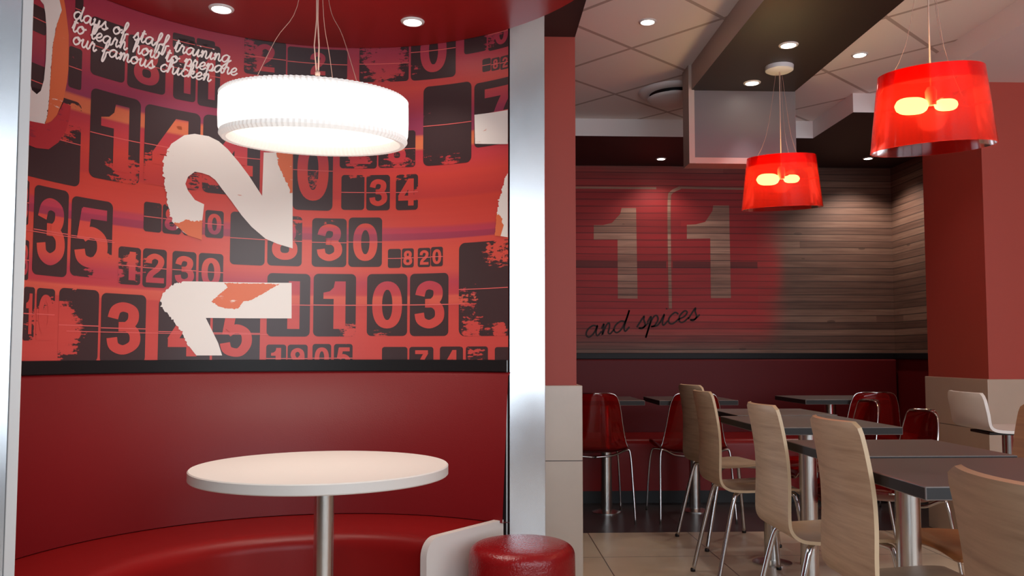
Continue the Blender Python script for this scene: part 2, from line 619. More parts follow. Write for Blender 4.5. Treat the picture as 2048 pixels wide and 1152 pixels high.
# far wall: planks above the rail, sprayed red around the numerals
def wall_grid(name, u0, u1, z0, z1, f, step, m, stain):
    bm = bmesh.new()
    nu, nz = max(1, int((u1 - u0) / step)), max(1, int((z1 - z0) / step))
    lay = bm.verts.layers.float.new('stain')
    V = [[bm.verts.new(f(u0 + (u1 - u0) * i / nu, z0 + (z1 - z0) * j / nz)) for j in range(nz + 1)] for i in range(nu + 1)]
    for i in range(nu + 1):
        for j in range(nz + 1):
            V[i][j][lay] = stain(u0 + (u1 - u0) * i / nu, z0 + (z1 - z0) * j / nz)
    for i in range(nu):
        for j in range(nz):
            bm.faces.new((V[i][j], V[i + 1][j], V[i + 1][j + 1], V[i][j + 1]))
    mb = MB()
    mb.bm.free()
    mb.bm = bm
    return struct(name, mb, m, recalc=False)

def sm(a, b, x):
    k = max(0.0, min(1.0, (x - a) / (b - a)))
    return k * k * (3 - 2 * k)

def stain(x, z):
    # soft halo of spray around the two panels and drips above / below
    dx = max(0.3 - x, 0, x - 2.28)
    dz = max(1.38 - z, 0, z - 2.46)
    d = math.hypot(dx, dz)
    v = 0.95 * (1 - sm(0.02, 0.30, d))
    for cx, cz, rx, rz, a in ((2.36, 1.75, .17, .42, .95), (2.38, 2.15, .12, .3, .55), (0.92, 2.55, .28, .14, .8), (1.5, 2.55, .2, .16, .7), (2.0, 2.55, .45, .12, .5), (1.5, 1.25, .5, .1, .55), (0.9, 1.33, .3, .12, .5)):
        r = math.hypot((x - cx) / rx, (z - cz) / rz)
        v = max(v, a * (1 - sm(0.35, 1.15, r)))
    return min(1.0, v)

wall_grid('wall_back', 0.15, 3.43, 1.09, Z_SOF + 0.1, lambda u, z: (u, YB, z), 0.03, M['planks'], stain)
wall_grid('wall_side', -6.8, -5.0, 1.09, Z_SOF + 0.1, lambda u, z: (3.43, -u, z), 0.2, M['planks'], lambda x, z: 0.0)
struct('wall_lower', MB().box(0.15, 3.43, YB - 0.012, YB + 0.1, 0, 1.045).box(3.42, 3.5, 5.0, YB + 0.1, 0, 1.045), M['leather_dark'])
struct('trim_1', MB().box(0.15, 3.43, YB - 0.03, YB + 0.02, 1.043, 1.092, bev=0.004), M['black_rail'])
struct('trim_2', MB().box(3.40, 3.45, 5.0, YB - 0.03, 1.043, 1.092, bev=0.004), M['black_rail'])
# shell behind the planks
struct('wall_outer', MB().box(0.1, 3.6, YB + 0.02, YB + 0.12, 0, Z_CEIL).box(3.46, 3.56, 5.2, YB + 0.02, 0, Z_CEIL).box(0.05, 0.15, 4.36, YB + 0.12, 0, Z_CEIL), M['dark_brown'])

# stepped soffit around the back: white fascia, dark underside at the back, white underside on the right
sf = MB()
sf.box(0.15, 2.40, 5.87, YB, Z_SOF, Z_CEIL, mi=1).box(2.40, 5.55, 5.22, YB, Z_SOF, Z_CEIL, mi=1)
for f in sf.bm.faces:
    f.normal_update()
for f in sf.bm.faces:
    c = f.calc_center_median()
    if abs(c.z - (Z_SOF + Z_CEIL) / 2) < 0.01:
        f.material_index = 0
sf.box(2.55, XR, YF, 5.22, Z_SOF, Z_CEIL, mi=0)
struct('trim_soffit', sf, [M['soffit_white'], M['soffit_dark']])

# brown beam with the dropped panel at its far end
bm_ = MB()
bm_.box(1.23, 1.838, YF, 4.75, Z_BEAM, Z_CEIL, mi=0)
for f in bm_.bm.faces:
    if f.calc_center_median().x < 1.24:
        f.material_index = 1
struct('trim_beam', bm_, [M['beam_brown'], M['beam_side']], recalc=False)
pn = MB().box(1.245, 1.842, 4.75, 4.87, 2.215, Z_CEIL, mi=0)
pn.box(1.212, 1.245, 4.74, 4.88, 2.18, Z_CEIL, mi=1).box(1.245, 1.842, 4.742, 4.878, 2.18, 2.215, mi=1)
struct('trim_panel', pn, [M['duct_grey'], M['beam_side']])

# near pillar (red, tiled below) and the dark bulkhead over the booth
p = MB().box(0.10, 0.462, 3.96, 4.36, 0.93, Z_BEAM + 0.1, mi=0)
struct('wall_pillar', p, M['wall_red'])
p = MB().box(0.07, 0.487, 3.935, 4.385, 0, 0.935, bev=0.004)
struct('trim_pillar_tiles', p, M['tile'])
struct('ceiling_bulkhead', MB().box(XL, 0.462, YF, 3.97, Z_BEAM, Z_CEIL), M['dark_brown'])

# right column
struct('wall_column', MB().box(2.85, XR, 4.6, 5.23, 0.94, Z_SOF + 0.05), M['wall_red'])
struct('trim_column_tiles', MB().box(2.83, XR, 4.58, 5.24, 0, 0.942, bev=0.004), M['tile_far'])

# ================================================================ the booth
CX, CY, CR = -0.509, 2.431, 0.9717
TH0, TH1 = math.radians(189.0), math.radians(50.0)     # left end, right end

def cyl(s, z, off=0.0):
    th = PI - s / CR
    return (CX + (CR - off) * math.cos(th), CY + (CR - off) * math.sin(th), z)

S0, S1 = (PI - TH0) * CR, (PI - TH1) * CR

# wall of the booth: a curved shell
b = MB()
n = 64
prof = [(CR, 0.0), (CR, Z_DISC + 0.05), (CR + 0.03, Z_DISC + 0.05), (CR + 0.03, 0.0), (CR, 0.0)]
b.lathe(prof, n, (CX, CY), a0=TH1 + 0.02, a1=TH0)
struct('wall_booth', b, M['dark_brown'], smooth_angle=40)
# round dropped ceiling
b = MB().lathe([(0.0, Z_DISC), (0.965, Z_DISC), (0.968, Z_DISC + 0.003), (0.968, Z_BEAM + 0.02)], 96, (CX, CY))
bmesh.ops.remove_doubles(b.bm, verts=b.bm.verts[:], dist=1e-5)
struct('ceiling_round', b, M['red_ceiling'], smooth_angle=30)
# black rail
b = MB().lathe([(CR + 0.001, 1.014), (CR - 0.014, 1.016), (CR - 0.014, 1.058), (CR + 0.001, 1.060)], n, (CX, CY), a0=TH1, a1=TH0)
struct('trim_booth_rail', b, M['black_rail'], smooth_angle=40)

CARDS = [(0.511,2.053,0.641,2.26,''),(0.651,2.046,0.794,2.241,'8'),(0.824,2.042,0.908,2.281,'1'),(0.916,2.035,1.0,2.279,'1'),(0.818,2.237,0.902,2.295,''),(0.908,2.237,0.978,2.296,''),(0.429,1.983,0.479,2.125,''),(0.447,2.217,0.478,2.303,''),(0.254,2.123,0.337,2.211,''),(0.262,1.902,0.345,2.019,''),(1.09,2.192,1.252,2.339,'2'),(1.258,2.201,1.496,2.325,'2'),(1.545,2.192,1.751,2.342,'0'),(1.76,2.191,1.956,2.425,'0'),(1.994,2.273,2.098,2.406,''),(2.105,2.267,2.233,2.397,'0'),(2.078,2.188,2.117,2.24,''),(2.12,2.185,2.16,2.235,'8'),(2.163,2.181,2.209,2.234,'2'),(0.517,1.693,0.705,2.007,'1'),(0.721,1.704,0.93,2.001,'4'),(0.94,1.701,1.158,2.005,'4'),(0.25,1.649,0.483,1.94,''),(1.815,1.837,2.028,2.162,''),(2.041,1.891,2.258,2.148,'7'),(1.286,1.66,1.443,1.984,'0'),(1.47,1.835,1.621,1.99,'2'),(1.627,1.837,1.782,1.987,'8'),(1.478,1.665,1.571,1.808,''),(1.579,1.663,1.676,1.808,'3'),(1.701,1.662,1.794,1.807,'4'),(0.259,1.491,0.292,1.634,'8'),(0.266,1.316,0.299,1.443,'8'),(0.313,1.337,0.445,1.628,'3'),(0.457,1.345,0.611,1.617,'5'),(0.726,1.529,0.792,1.638,''),(0.796,1.529,0.865,1.638,'8'),(0.873,1.529,0.945,1.639,'3'),(0.955,1.528,1.024,1.634,'0'),(1.05,1.43,1.182,1.637,''),(1.192,1.432,1.325,1.633,'8'),(1.364,1.432,1.501,1.629,'3'),(1.509,1.433,1.645,1.634,'0'),(0.636,1.33,0.719,1.465,'1'),(0.727,1.325,0.815,1.467,'2'),(0.836,1.326,0.925,1.467,'3'),(0.934,1.323,1.026,1.467,'0'),(1.67,1.428,1.724,1.505,''),(1.728,1.429,1.778,1.506,'8'),(1.795,1.429,1.849,1.506,'2'),(1.851,1.43,1.903,1.508,'0'),(0.285,1.124,0.327,1.295,'1'),(0.335,1.125,0.404,1.295,'0'),(0.42,1.054,0.569,1.302,''),(0.578,1.05,0.743,1.295,'3'),(0.79,1.044,0.982,1.284,'4'),(0.991,1.043,1.169,1.282,'5'),(1.194,1.151,1.36,1.402,'1'),(1.373,1.152,1.541,1.404,'1'),(1.586,1.154,1.752,1.404,'0'),(1.763,1.153,1.928,1.403,'3'),(1.194,1.009,1.27,1.119,'1'),(1.276,1.008,1.353,1.119,'9'),(1.372,1.008,1.445,1.122,'0'),(1.456,1.008,1.53,1.122,'5'),(1.649,0.998,1.754,1.11,''),(1.762,0.998,1.864,1.11,'7'),(1.892,0.999,1.993,1.111,'4'),(2.006,1.001,2.106,1.111,''),(2.138,1.002,2.233,1.108,''),(1.974,1.151,2.233,1.518,'')]
WEARS = [(0.653,1.732,0.09,0.9),(0.802,1.738,0.12,1.2),(0.404,1.845,0.08,0.9),(0.295,1.638,0.05,0.4),(0.46,1.885,0.06,1.2),(0.736,2.129,0.05,0.5),(1.65,2.284,0.13,1.0),(1.777,2.236,0.06,0.6),(2.043,2.295,0.05,0.5),(2.124,2.329,0.07,0.8),(1.832,2.046,0.06,0.55),(1.932,1.834,0.08,0.8),(1.833,1.882,0.05,0.6),(1.552,1.85,0.1,0.75),(1.717,1.847,0.1,0.8),(1.363,1.763,0.09,0.75),(1.798,1.731,0.035,1.2),(1.258,1.596,0.1,0.75),(1.414,1.622,0.07,0.6),(0.589,1.375,0.08,1.1),(0.478,1.332,0.05,0.7),(0.69,1.402,0.08,0.75),(0.772,1.418,0.07,0.5),(0.843,1.583,0.05,0.7),(0.409,1.16,0.12,1.2),(1.519,1.168,0.06,0.9),(1.64,1.158,0.06,0.7),(1.827,1.153,0.04,0.5),(2.001,1.293,0.09,0.75),(2.035,1.175,0.09,0.85),(2.161,1.48,0.1,0.85),(2.161,1.173,0.05,1.0),(2.046,1.087,0.09,0.75),(1.946,1.088,0.05,0.5),(1.122,2.27,0.1,0.8),(0.454,2.065,0.05,0.55),(0.969,1.79,0.12,0.9),(2.09,1.868,0.04,0.6)]
NUMERALS = {'two':[('w',[(0.943,1.516),(0.89,1.529),(0.886,1.532),(0.882,1.534),(0.878,1.537),(0.874,1.539),(0.87,1.542),(0.868,1.547),(0.864,1.55),(0.86,1.552),(0.856,1.555),(0.847,1.55),(0.848,1.56),(0.846,1.565),(0.842,1.568),(0.837,1.569),(0.833,1.573),(0.83,1.576),(0.831,1.582),(0.832,1.587),(0.829,1.592),(0.82,1.593),(0.823,1.6),(0.821,1.604),(0.822,1.609),(0.819,1.614),(0.821,1.619),(0.818,1.623),(0.816,1.628),(0.814,1.632),(0.814,1.637),(0.81,1.641),(0.809,1.645),(0.809,1.65),(0.812,1.655),(0.81,1.66),(0.807,1.664),(0.808,1.669),(0.808,1.673),(0.808,1.678),(0.81,1.683),(0.803,1.687),(0.804,1.692),(0.8,1.696),(0.802,1.701),(0.8,1.705),(0.798,1.709),(0.797,1.714),(0.799,1.719),(0.799,1.724),(0.798,1.728),(0.802,1.734),(0.799,1.738),(0.791,1.741),(0.79,1.746),(0.796,1.752),(0.794,1.756),(0.791,1.76),(0.792,1.765),(0.792,1.77),(0.791,1.775),(0.795,1.779),(0.794,1.784),(0.796,1.789),(0.789,1.794),(0.79,1.799),(0.793,1.804),(0.794,1.808),(0.795,1.813),(0.796,1.818),(0.806,1.818),(0.802,1.826),(0.805,1.829),(0.805,1.834),(0.805,1.84),(0.806,1.844),(0.809,1.848),(0.813,1.851),(0.815,1.855),(0.817,1.86),(0.819,1.864),(0.821,1.868),(0.869,1.909),(0.908,1.921),(0.961,1.92),(0.999,1.906),(1.034,1.879),(1.074,1.836),(1.115,1.785),(1.168,1.707),(1.171,1.882),(1.283,1.891),(1.289,1.503),(1.23,1.519),(1.184,1.537),(1.13,1.581),(1.091,1.624),(1.051,1.677),(1.018,1.717),(0.989,1.753),(0.966,1.768),(0.938,1.774),(0.911,1.775),(0.886,1.752),(0.877,1.724),(0.887,1.7),(0.914,1.667),(0.949,1.654),(0.943,1.588)]),('o',[(0.943,1.516),(0.89,1.529),(0.837,1.569),(0.841,1.574),(0.847,1.572),(0.851,1.573),(0.857,1.572),(0.861,1.576),(0.866,1.578),(0.87,1.58),(0.875,1.583),(0.878,1.587),(0.883,1.589),(0.889,1.588),(0.894,1.589),(0.898,1.585),(0.903,1.584),(0.908,1.587),(0.912,1.583),(0.917,1.585),(0.921,1.588),(0.925,1.589),(0.931,1.585),(0.934,1.591),(0.939,1.59),(0.943,1.593)]),('o',[(1.221,1.885),(1.283,1.891),(1.285,1.727),(1.274,1.725),(1.275,1.732),(1.276,1.738),(1.274,1.742),(1.272,1.746),(1.27,1.751),(1.267,1.754),(1.266,1.759),(1.267,1.765),(1.261,1.768),(1.257,1.771),(1.256,1.776),(1.254,1.781),(1.254,1.787),(1.248,1.789),(1.247,1.794),(1.247,1.799),(1.244,1.803),(1.243,1.808),(1.241,1.812),(1.236,1.815),(1.236,1.82),(1.234,1.824),(1.232,1.829),(1.23,1.833),(1.227,1.837),(1.227,1.842),(1.226,1.847),(1.228,1.852),(1.223,1.856),(1.231,1.862),(1.225,1.866),(1.222,1.871),(1.222,1.875),(1.22,1.88)])],'one':[('w',[(1.287,1.365),(1.289,1.223),(0.964,1.219),(0.989,1.17),(1.012,1.124),(1.028,1.076),(0.932,1.076),(0.905,1.11),(0.9,1.112),(0.897,1.117),(0.895,1.121),(0.896,1.127),(0.892,1.13),(0.888,1.133),(0.889,1.14),(0.885,1.142),(0.884,1.147),(0.882,1.152),(0.879,1.156),(0.878,1.16),(0.88,1.167),(0.872,1.168),(0.87,1.172),(0.864,1.174),(0.864,1.179),(0.863,1.184),(0.858,1.186),(0.854,1.189),(0.852,1.193),(0.85,1.197),(0.847,1.2),(0.845,1.205),(0.845,1.21),(0.836,1.209),(0.836,1.215),(0.834,1.219),(0.828,1.22),(0.827,1.226),(0.824,1.229),(0.822,1.234),(0.818,1.236),(0.812,1.237),(0.809,1.241),(0.807,1.245),(0.804,1.249),(0.803,1.254),(0.794,1.256),(0.799,1.262),(0.8,1.267),(0.799,1.272),(0.793,1.275),(0.794,1.28),(0.796,1.284),(0.798,1.289),(0.799,1.293),(0.801,1.298),(0.801,1.303),(0.803,1.307),(0.808,1.309),(0.812,1.312),(0.813,1.317),(0.816,1.321),(0.822,1.322),(0.825,1.326),(0.827,1.33),(0.831,1.333),(0.833,1.338),(0.839,1.336),(0.842,1.339),(0.845,1.345),(0.85,1.345),(0.854,1.348),(0.86,1.346),(0.863,1.349),(0.869,1.346),(0.872,1.352),(0.876,1.354),(0.941,1.357)]),('o',[(0.983,1.282),(0.987,1.285),(0.99,1.289),(0.992,1.293),(0.998,1.295),(1.0,1.299),(1.005,1.301),(1.007,1.307),(1.011,1.309),(1.014,1.313),(1.018,1.316),(1.022,1.319),(1.025,1.323),(1.03,1.325),(1.032,1.33),(1.037,1.332),(1.04,1.336),(1.044,1.339),(1.04,1.343),(1.038,1.349),(1.033,1.351),(1.03,1.356),(1.035,1.356),(1.039,1.354),(1.044,1.356),(1.048,1.357),(1.053,1.357),(1.058,1.356),(1.062,1.358),(1.067,1.355),(1.071,1.356),(1.076,1.355),(1.08,1.36),(1.085,1.356),(1.09,1.355),(1.094,1.356),(1.099,1.357),(1.103,1.358),(1.108,1.357),(1.113,1.357),(1.117,1.358),(1.122,1.356),(1.126,1.357),(1.131,1.357),(1.136,1.357),(1.14,1.358),(1.145,1.358),(1.149,1.358),(1.154,1.358),(1.158,1.359),(1.163,1.358),(1.168,1.358),(1.172,1.359),(1.177,1.361),(1.181,1.36),(1.186,1.357),(1.191,1.358),(1.195,1.359),(1.2,1.359),(1.204,1.359),(1.209,1.36),(1.213,1.357),(1.218,1.359),(1.223,1.357),(1.227,1.356),(1.232,1.358),(1.236,1.359),(1.241,1.359),(1.237,1.357),(1.234,1.353),(1.228,1.354),(1.225,1.349),(1.221,1.347),(1.217,1.345),(1.214,1.342),(1.209,1.34),(1.205,1.339),(1.202,1.335),(1.198,1.332),(1.194,1.33),(1.191,1.326),(1.186,1.325),(1.182,1.322),(1.178,1.319),(1.175,1.317),(1.171,1.314),(1.166,1.313),(1.162,1.311),(1.159,1.308),(1.155,1.304),(1.15,1.304),(1.147,1.301),(1.143,1.298),(1.139,1.296),(1.135,1.293),(1.13,1.292),(1.126,1.291),(1.122,1.288),(1.117,1.289),(1.112,1.288),(1.107,1.288),(1.103,1.286),(1.101,1.282),(1.098,1.278),(1.095,1.274),(1.092,1.27),(1.091,1.265),(1.087,1.262),(1.085,1.258),(1.08,1.258),(1.075,1.258),(1.07,1.254),(1.065,1.257),(1.06,1.258),(1.055,1.257),(1.05,1.257),(1.045,1.257),(1.04,1.258),(1.035,1.257),(1.03,1.26),(1.025,1.261),(1.021,1.262),(1.016,1.263),(1.011,1.264),(1.007,1.266),(1.004,1.27),(0.999,1.272),(0.997,1.277),(0.991,1.276),(0.987,1.28)])],'zero':[('w',[(0.248,2.273),(0.308,2.3),(0.323,2.222),(0.33,2.197),(0.336,2.152),(0.338,2.101),(0.338,2.044),(0.333,1.975),(0.322,1.936),(0.307,1.92),(0.287,1.928),(0.276,1.957),(0.242,1.946),(0.247,1.826),(0.287,1.826),(0.342,1.832),(0.342,1.837),(0.344,1.841),(0.346,1.846),(0.347,1.85),(0.351,1.854),(0.348,1.86),(0.351,1.864),(0.351,1.869),(0.352,1.873),(0.348,1.878),(0.353,1.883),(0.353,1.887),(0.354,1.892),(0.353,1.896),(0.354,1.901),(0.355,1.906),(0.353,1.91),(0.355,1.915),(0.356,1.92),(0.355,1.924),(0.356,1.929),(0.356,1.934),(0.356,1.938),(0.356,1.943),(0.355,1.948),(0.357,1.952),(0.357,1.957),(0.357,1.961),(0.356,1.966),(0.357,1.971),(0.357,1.975),(0.357,1.98),(0.358,1.985),(0.359,1.989),(0.357,1.994),(0.359,1.998),(0.358,2.003),(0.358,2.008),(0.359,2.012),(0.359,2.017),(0.358,2.022),(0.357,2.026),(0.359,2.031),(0.36,2.035),(0.36,2.04),(0.362,2.044),(0.361,2.049),(0.36,2.053),(0.361,2.058),(0.361,2.062),(0.36,2.067),(0.362,2.071),(0.363,2.076),(0.362,2.08),(0.362,2.085),(0.363,2.089),(0.361,2.094),(0.363,2.098),(0.363,2.103),(0.365,2.107),(0.363,2.112),(0.367,2.116),(0.366,2.121),(0.367,2.126),(0.368,2.13),(0.369,2.135),(0.37,2.139),(0.37,2.144),(0.371,2.149),(0.371,2.153),(0.371,2.158),(0.372,2.163),(0.374,2.167),(0.376,2.171),(0.376,2.176),(0.377,2.181),(0.379,2.185),(0.381,2.189),(0.381,2.194),(0.385,2.197),(0.386,2.202),(0.386,2.207),(0.387,2.211),(0.388,2.216),(0.39,2.22),(0.393,2.224),(0.393,2.228),(0.394,2.233),(0.363,2.323)]),('o',[(0.363,2.323),(0.394,2.233),(0.376,2.176),(0.363,2.103),(0.359,2.017),(0.355,1.915),(0.351,1.864),(0.342,1.832),(0.365,1.846),(0.387,1.873),(0.41,1.93),(0.422,1.995),(0.426,2.041),(0.425,2.108),(0.423,2.16),(0.409,2.238),(0.386,2.333)]),('r',[(0.247,1.826),(0.287,1.826),(0.342,1.832),(0.365,1.846),(0.387,1.873),(0.411,1.923),(0.44,1.919),(0.434,1.87),(0.423,1.829),(0.396,1.784),(0.359,1.752),(0.31,1.745),(0.25,1.75)])],'block':[('w',[(2.043,2.023),(2.233,2.016),(2.233,1.88),(2.046,1.907)])],'edge':[('w',[(2.221,1.801),(2.219,1.797),(2.217,1.793),(2.213,1.79),(2.212,1.785),(2.209,1.782),(2.207,1.777),(2.203,1.774),(2.2,1.771),(2.197,1.768),(2.195,1.763),(2.19,1.761),(2.189,1.756),(2.184,1.754),(2.185,1.748),(2.183,1.744),(2.183,1.739),(2.181,1.735),(2.183,1.729),(2.177,1.726),(2.175,1.722),(2.174,1.717),(2.169,1.714),(2.171,1.708),(2.173,1.703),(2.173,1.698),(2.166,1.695),(2.166,1.69),(2.163,1.686),(2.162,1.682),(2.161,1.677),(2.151,1.674),(2.161,1.667),(2.154,1.664),(2.156,1.658),(2.155,1.654),(2.159,1.648),(2.151,1.645),(2.152,1.64),(2.151,1.635),(2.152,1.63),(2.148,1.626),(2.146,1.621),(2.147,1.616),(2.146,1.611),(2.15,1.607),(2.147,1.602),(2.147,1.598),(2.146,1.593),(2.144,1.589),(2.145,1.584),(2.145,1.58),(2.144,1.575),(2.143,1.571),(2.145,1.566),(2.143,1.562),(2.141,1.557),(2.145,1.552),(2.144,1.548),(2.143,1.543),(2.142,1.539),(2.161,1.534),(2.221,1.521)]),('o',[(2.147,1.626),(2.147,1.621),(2.146,1.617),(2.146,1.613),(2.145,1.608),(2.144,1.604),(2.146,1.599),(2.146,1.594),(2.144,1.59),(2.145,1.585),(2.145,1.581),(2.143,1.577),(2.143,1.572),(2.141,1.568),(2.142,1.563),(2.142,1.559),(2.142,1.554),(2.141,1.55),(2.138,1.545),(2.139,1.541),(2.14,1.536),(2.166,1.532),(2.182,1.574),(2.178,1.578),(2.175,1.582),(2.172,1.586),(2.173,1.592),(2.176,1.599),(2.171,1.602),(2.168,1.606),(2.166,1.611),(2.161,1.613),(2.159,1.618),(2.151,1.615),(2.15,1.622)])]}
BACK = {'d1':[(0.941,2.138),(0.94,2.02),(1.136,2.021),(1.135,1.535),(1.297,1.535),(1.291,2.282),(1.171,2.281),(1.16,2.232),(1.091,2.157),(1.016,2.138)],'d2':[(1.71,2.145),(1.709,2.028),(1.903,2.033),(1.902,1.541),(2.068,1.542),(2.064,2.307),(1.932,2.306),(1.924,2.26),(1.862,2.169),(1.786,2.149)],'p1':[(0.642,2.435),(1.536,1.409)],'p2':[(1.589,2.443),(2.293,1.403)],'band':[(0.581,1.842),(2.3,1.786)],'gap':[(1.549,2.386),(1.572,1.454)],'txt':[(0.847,1.215),(1.776,1.387)],'spray':[(2.462,1.711),(2.248,2.544)]}

# ---- digits as bold strokes in a box 0.56 wide, 1 high
def ell(cx, cy, rx, ry, e=2.35, n=40):
    o = []
    for i in range(n):
        a = 2 * PI * i / n
        c, s = math.cos(a), math.sin(a)
        o.append((cx + rx * math.copysign(abs(c) ** (2 / e), c), cy + ry * math.copysign(abs(s) ** (2 / e), s)))
    return o
def ln(a, b, n=6):
    return [(a[0] + (b[0] - a[0]) * i / n, a[1] + (b[1] - a[1]) * i / n) for i in range(n + 1)]
T = 0.18
six = [(.46, .73), (.4, .87), (.28, .91), (.14, .77), (.1, .48), (.13, .2), (.28, .09), (.43, .18), (.46, .36), (.36, .53), (.22, .52), (.13, .4)]
DIG = {
    '0': [(ell(.28, .5, .185, .41), True)],
    '2': [(catmull([(.10, .66), (.13, .82), (.28, .91), (.44, .83), (.46, .67), (.36, .48), (.18, .3), (.12, .14)]), False), (ln((.03, .09), (.56, .09)), False)],
    '3': [(catmull([(.1, .69), (.15, .85), (.28, .91), (.43, .84), (.44, .66), (.34, .54), (.2, .53)]), False), (catmull([(.2, .53), (.36, .52), (.47, .4), (.46, .2), (.29, .09), (.13, .16), (.09, .32)]), False)],
    '4': [(ln((.40, .95), (.07, .32)), False), (ln((0, .28), (.58, .28)), False), (ln((.41, 0), (.41, 1)), False)],
    '5': [(ln((.12, .91), (.53, .91)), False), (ln((.19, .97), (.12, .47)), False), (catmull([(.12, .5), (.28, .6), (.44, .5), (.46, .28), (.36, .11), (.24, .09), (.12, .15), (.08, .29)]), False)],
    '6': [(catmull(six), False)],
    '7': [(ln((.02, .91), (.56, .91)), False), (catmull([(.5, .9), (.34, .6), (.24, .3), (.21, 0)]), False)],
    '8': [(ell(.28, .725, .15, .185), True), (ell(.28, .285, .185, .195), True)],
    '9': [(catmull([(.56 - x, 1 - y) for x, y in six]), False)],
}
ONE = [(.02, .63), (.02, .76), (.13, .79), (.2, .87), (.22, 1.0), (.41, 1.0), (.41, 0), (.2, 0), (.2, .63)]


class Flat:
    """2-D print shapes in (s, z); later bent onto the booth wall (or laid on a flat wall)"""
    def __init__(self):
        self.bm = bmesh.new()

    def poly(self, pts, mi, layer):
        tris = tessellate_polygon([[Vector((x, y, 0)) for x, y in pts]])
        vs = [self.bm.verts.new((x, y, layer)) for x, y in pts]
        for a, b_, c in tris:
            try:
                f = self.bm.faces.new((vs[a], vs[b_], vs[c]))
                f.normal_update()
                if f.normal.z < 0:
                    f.normal_flip()
                f.material_index = mi
            except ValueError:
                pass

    def quads(self, qs, mi, layer):
        for q in qs:
            f = self.bm.faces.new([self.bm.verts.new((x, y, layer)) for x, y in q])
            f.normal_update()
            if f.normal.z < 0:
                f.normal_flip()
            f.material_index = mi

    def bend(self, name, mats, parent, place, step_s, step_z=None, wears=None):
        bm = self.bm
        xs = [v.co.x for v in bm.verts]
        ys = [v.co.y for v in bm.verts]
        k = math.floor(min(xs) / step_s) * step_s
        while k < max(xs):
            k += step_s
            bmesh.ops.bisect_plane(bm, geom=bm.verts[:] + bm.edges[:] + bm.faces[:], plane_co=(k, 0, 0), plane_no=(1, 0, 0), dist=1e-6)
        if step_z:
            k = math.floor(min(ys) / step_z) * step_z
            while k < max(ys):
                k += step_z
                bmesh.ops.bisect_plane(bm, geom=bm.verts[:] + bm.edges[:] + bm.faces[:], plane_co=(0, k, 0), plane_no=(0, 1, 0), dist=1e-6)
        uvl = bm.loops.layers.uv.new('UVMap')
        wl = bm.verts.layers.float.new('wear')
        for f in bm.faces:
            for lp in f.loops:
                lp[uvl].uv = (lp.vert.co.x, lp.vert.co.y)
        for v in bm.verts:
            if wears:
                w = 0.12
                for ws, wz, wr, wa in wears:
                    d = math.hypot(v.co.x - ws, v.co.y - wz) / (wr * 1.25)
                    if d < 1:
                        w = max(w, wa * (1 - d * d))
                v[wl] = w
        for v in bm.verts:
            v.co = place(v.co.x, v.co.y, v.co.z)
        me = bpy.data.meshes.new(name)
        bm.to_mesh(me)
        bm.free()
        for m_ in mats:
            me.materials.append(m_)
        for p_ in me.polygons:
            p_.use_smooth = True
        return link(name, me, parent)


def rrect(x0, y0, x1, y1, r, n=5):
    pts = []
    for cx, cy, a0 in ((x1 - r, y1 - r, 0), (x0 + r, y1 - r, 90), (x0 + r, y0 + r, 180), (x1 - r, y0 + r, 270)):
        for i in range(n + 1):
            a = math.radians(a0 + 90 * i / n)
            pts.append((cx + r * math.cos(a), cy + r * math.sin(a)))
    return pts


def clip_poly(pts, axis, lim, keep_less):
    out = []
    for i in range(len(pts)):
        a, b_ = pts[i], pts[(i + 1) % len(pts)]
        ia = (a[axis] <= lim) == keep_less
        ib = (b_[axis] <= lim) == keep_less
        if ia:
            out.append(a)
        if ia != ib:
            k = (lim - a[axis]) / (b_[axis] - a[axis])
            out.append((a[0] + (b_[0] - a[0]) * k, a[1] + (b_[1] - a[1]) * k))
    return out


Z_MB, Z_MT = 1.058, Z_DISC + 0.002
SA, SB = S0 + 0.004, S1 - 0.004
def clip_all(pts):
    for ax, lim, less in ((0, SA, False), (0, SB, True), (1, Z_MB, False), (1, Z_MT, True)):
        if len(pts) < 3:
            return []
        pts = clip_poly(pts, ax, lim, less)
    # drop repeated points
    o = []
    for p_ in pts:
        if not o or math.hypot(p_[0] - o[-1][0], p_[1] - o[-1][1]) > 1e-5:
            o.append(p_)
    if len(o) > 2 and math.hypot(o[0][0] - o[-1][0], o[0][1] - o[-1][1]) < 1e-5:
        o.pop()
    return o if len(o) > 2 else []

fl = Flat()
fl.poly([(SA, Z_MB), (SB, Z_MB), (SB, Z_MT), (SA, Z_MT)], 0, 0.0008)
for s0, z0, s1, z1, ch in CARDS:
    w, h = s1 - s0, z1 - z0
    q = clip_all(rrect(s0, z0, s1, z1, min(0.11 * w, 0.06 * h) + 0.004))
    if q:
        fl.poly(q, 1, 0.0016)
    # the split line of a flip card
    zl = (z0 + z1) / 2
    q = clip_all([(s0, zl - .0016), (s1, zl - .0016), (s1, zl + .0016), (s0, zl + .0016)])
    if q:
        fl.poly(q, 2, 0.0026)
    if ch:
        dh, dw = h * 0.76, min(w * 0.80, h * 0.5)
        ox, oz = s0 + (w - dw) / 2, z0 + h * 0.12
        fx = dw / 0.56
        if ch == '1':
            q = clip_all([(ox + (x + .06) * fx, oz + y * dh) for x, y in ONE])
            if q:
                fl.poly(q, 0, 0.0024)
        else:
            for path, closed in DIG[ch]:
                for r4 in ribbon(path, T, closed):
                    q = clip_all([(ox + x * fx, oz + y * dh) for x, y in r4])
                    if q:
                        fl.poly(q, 0, 0.0024)
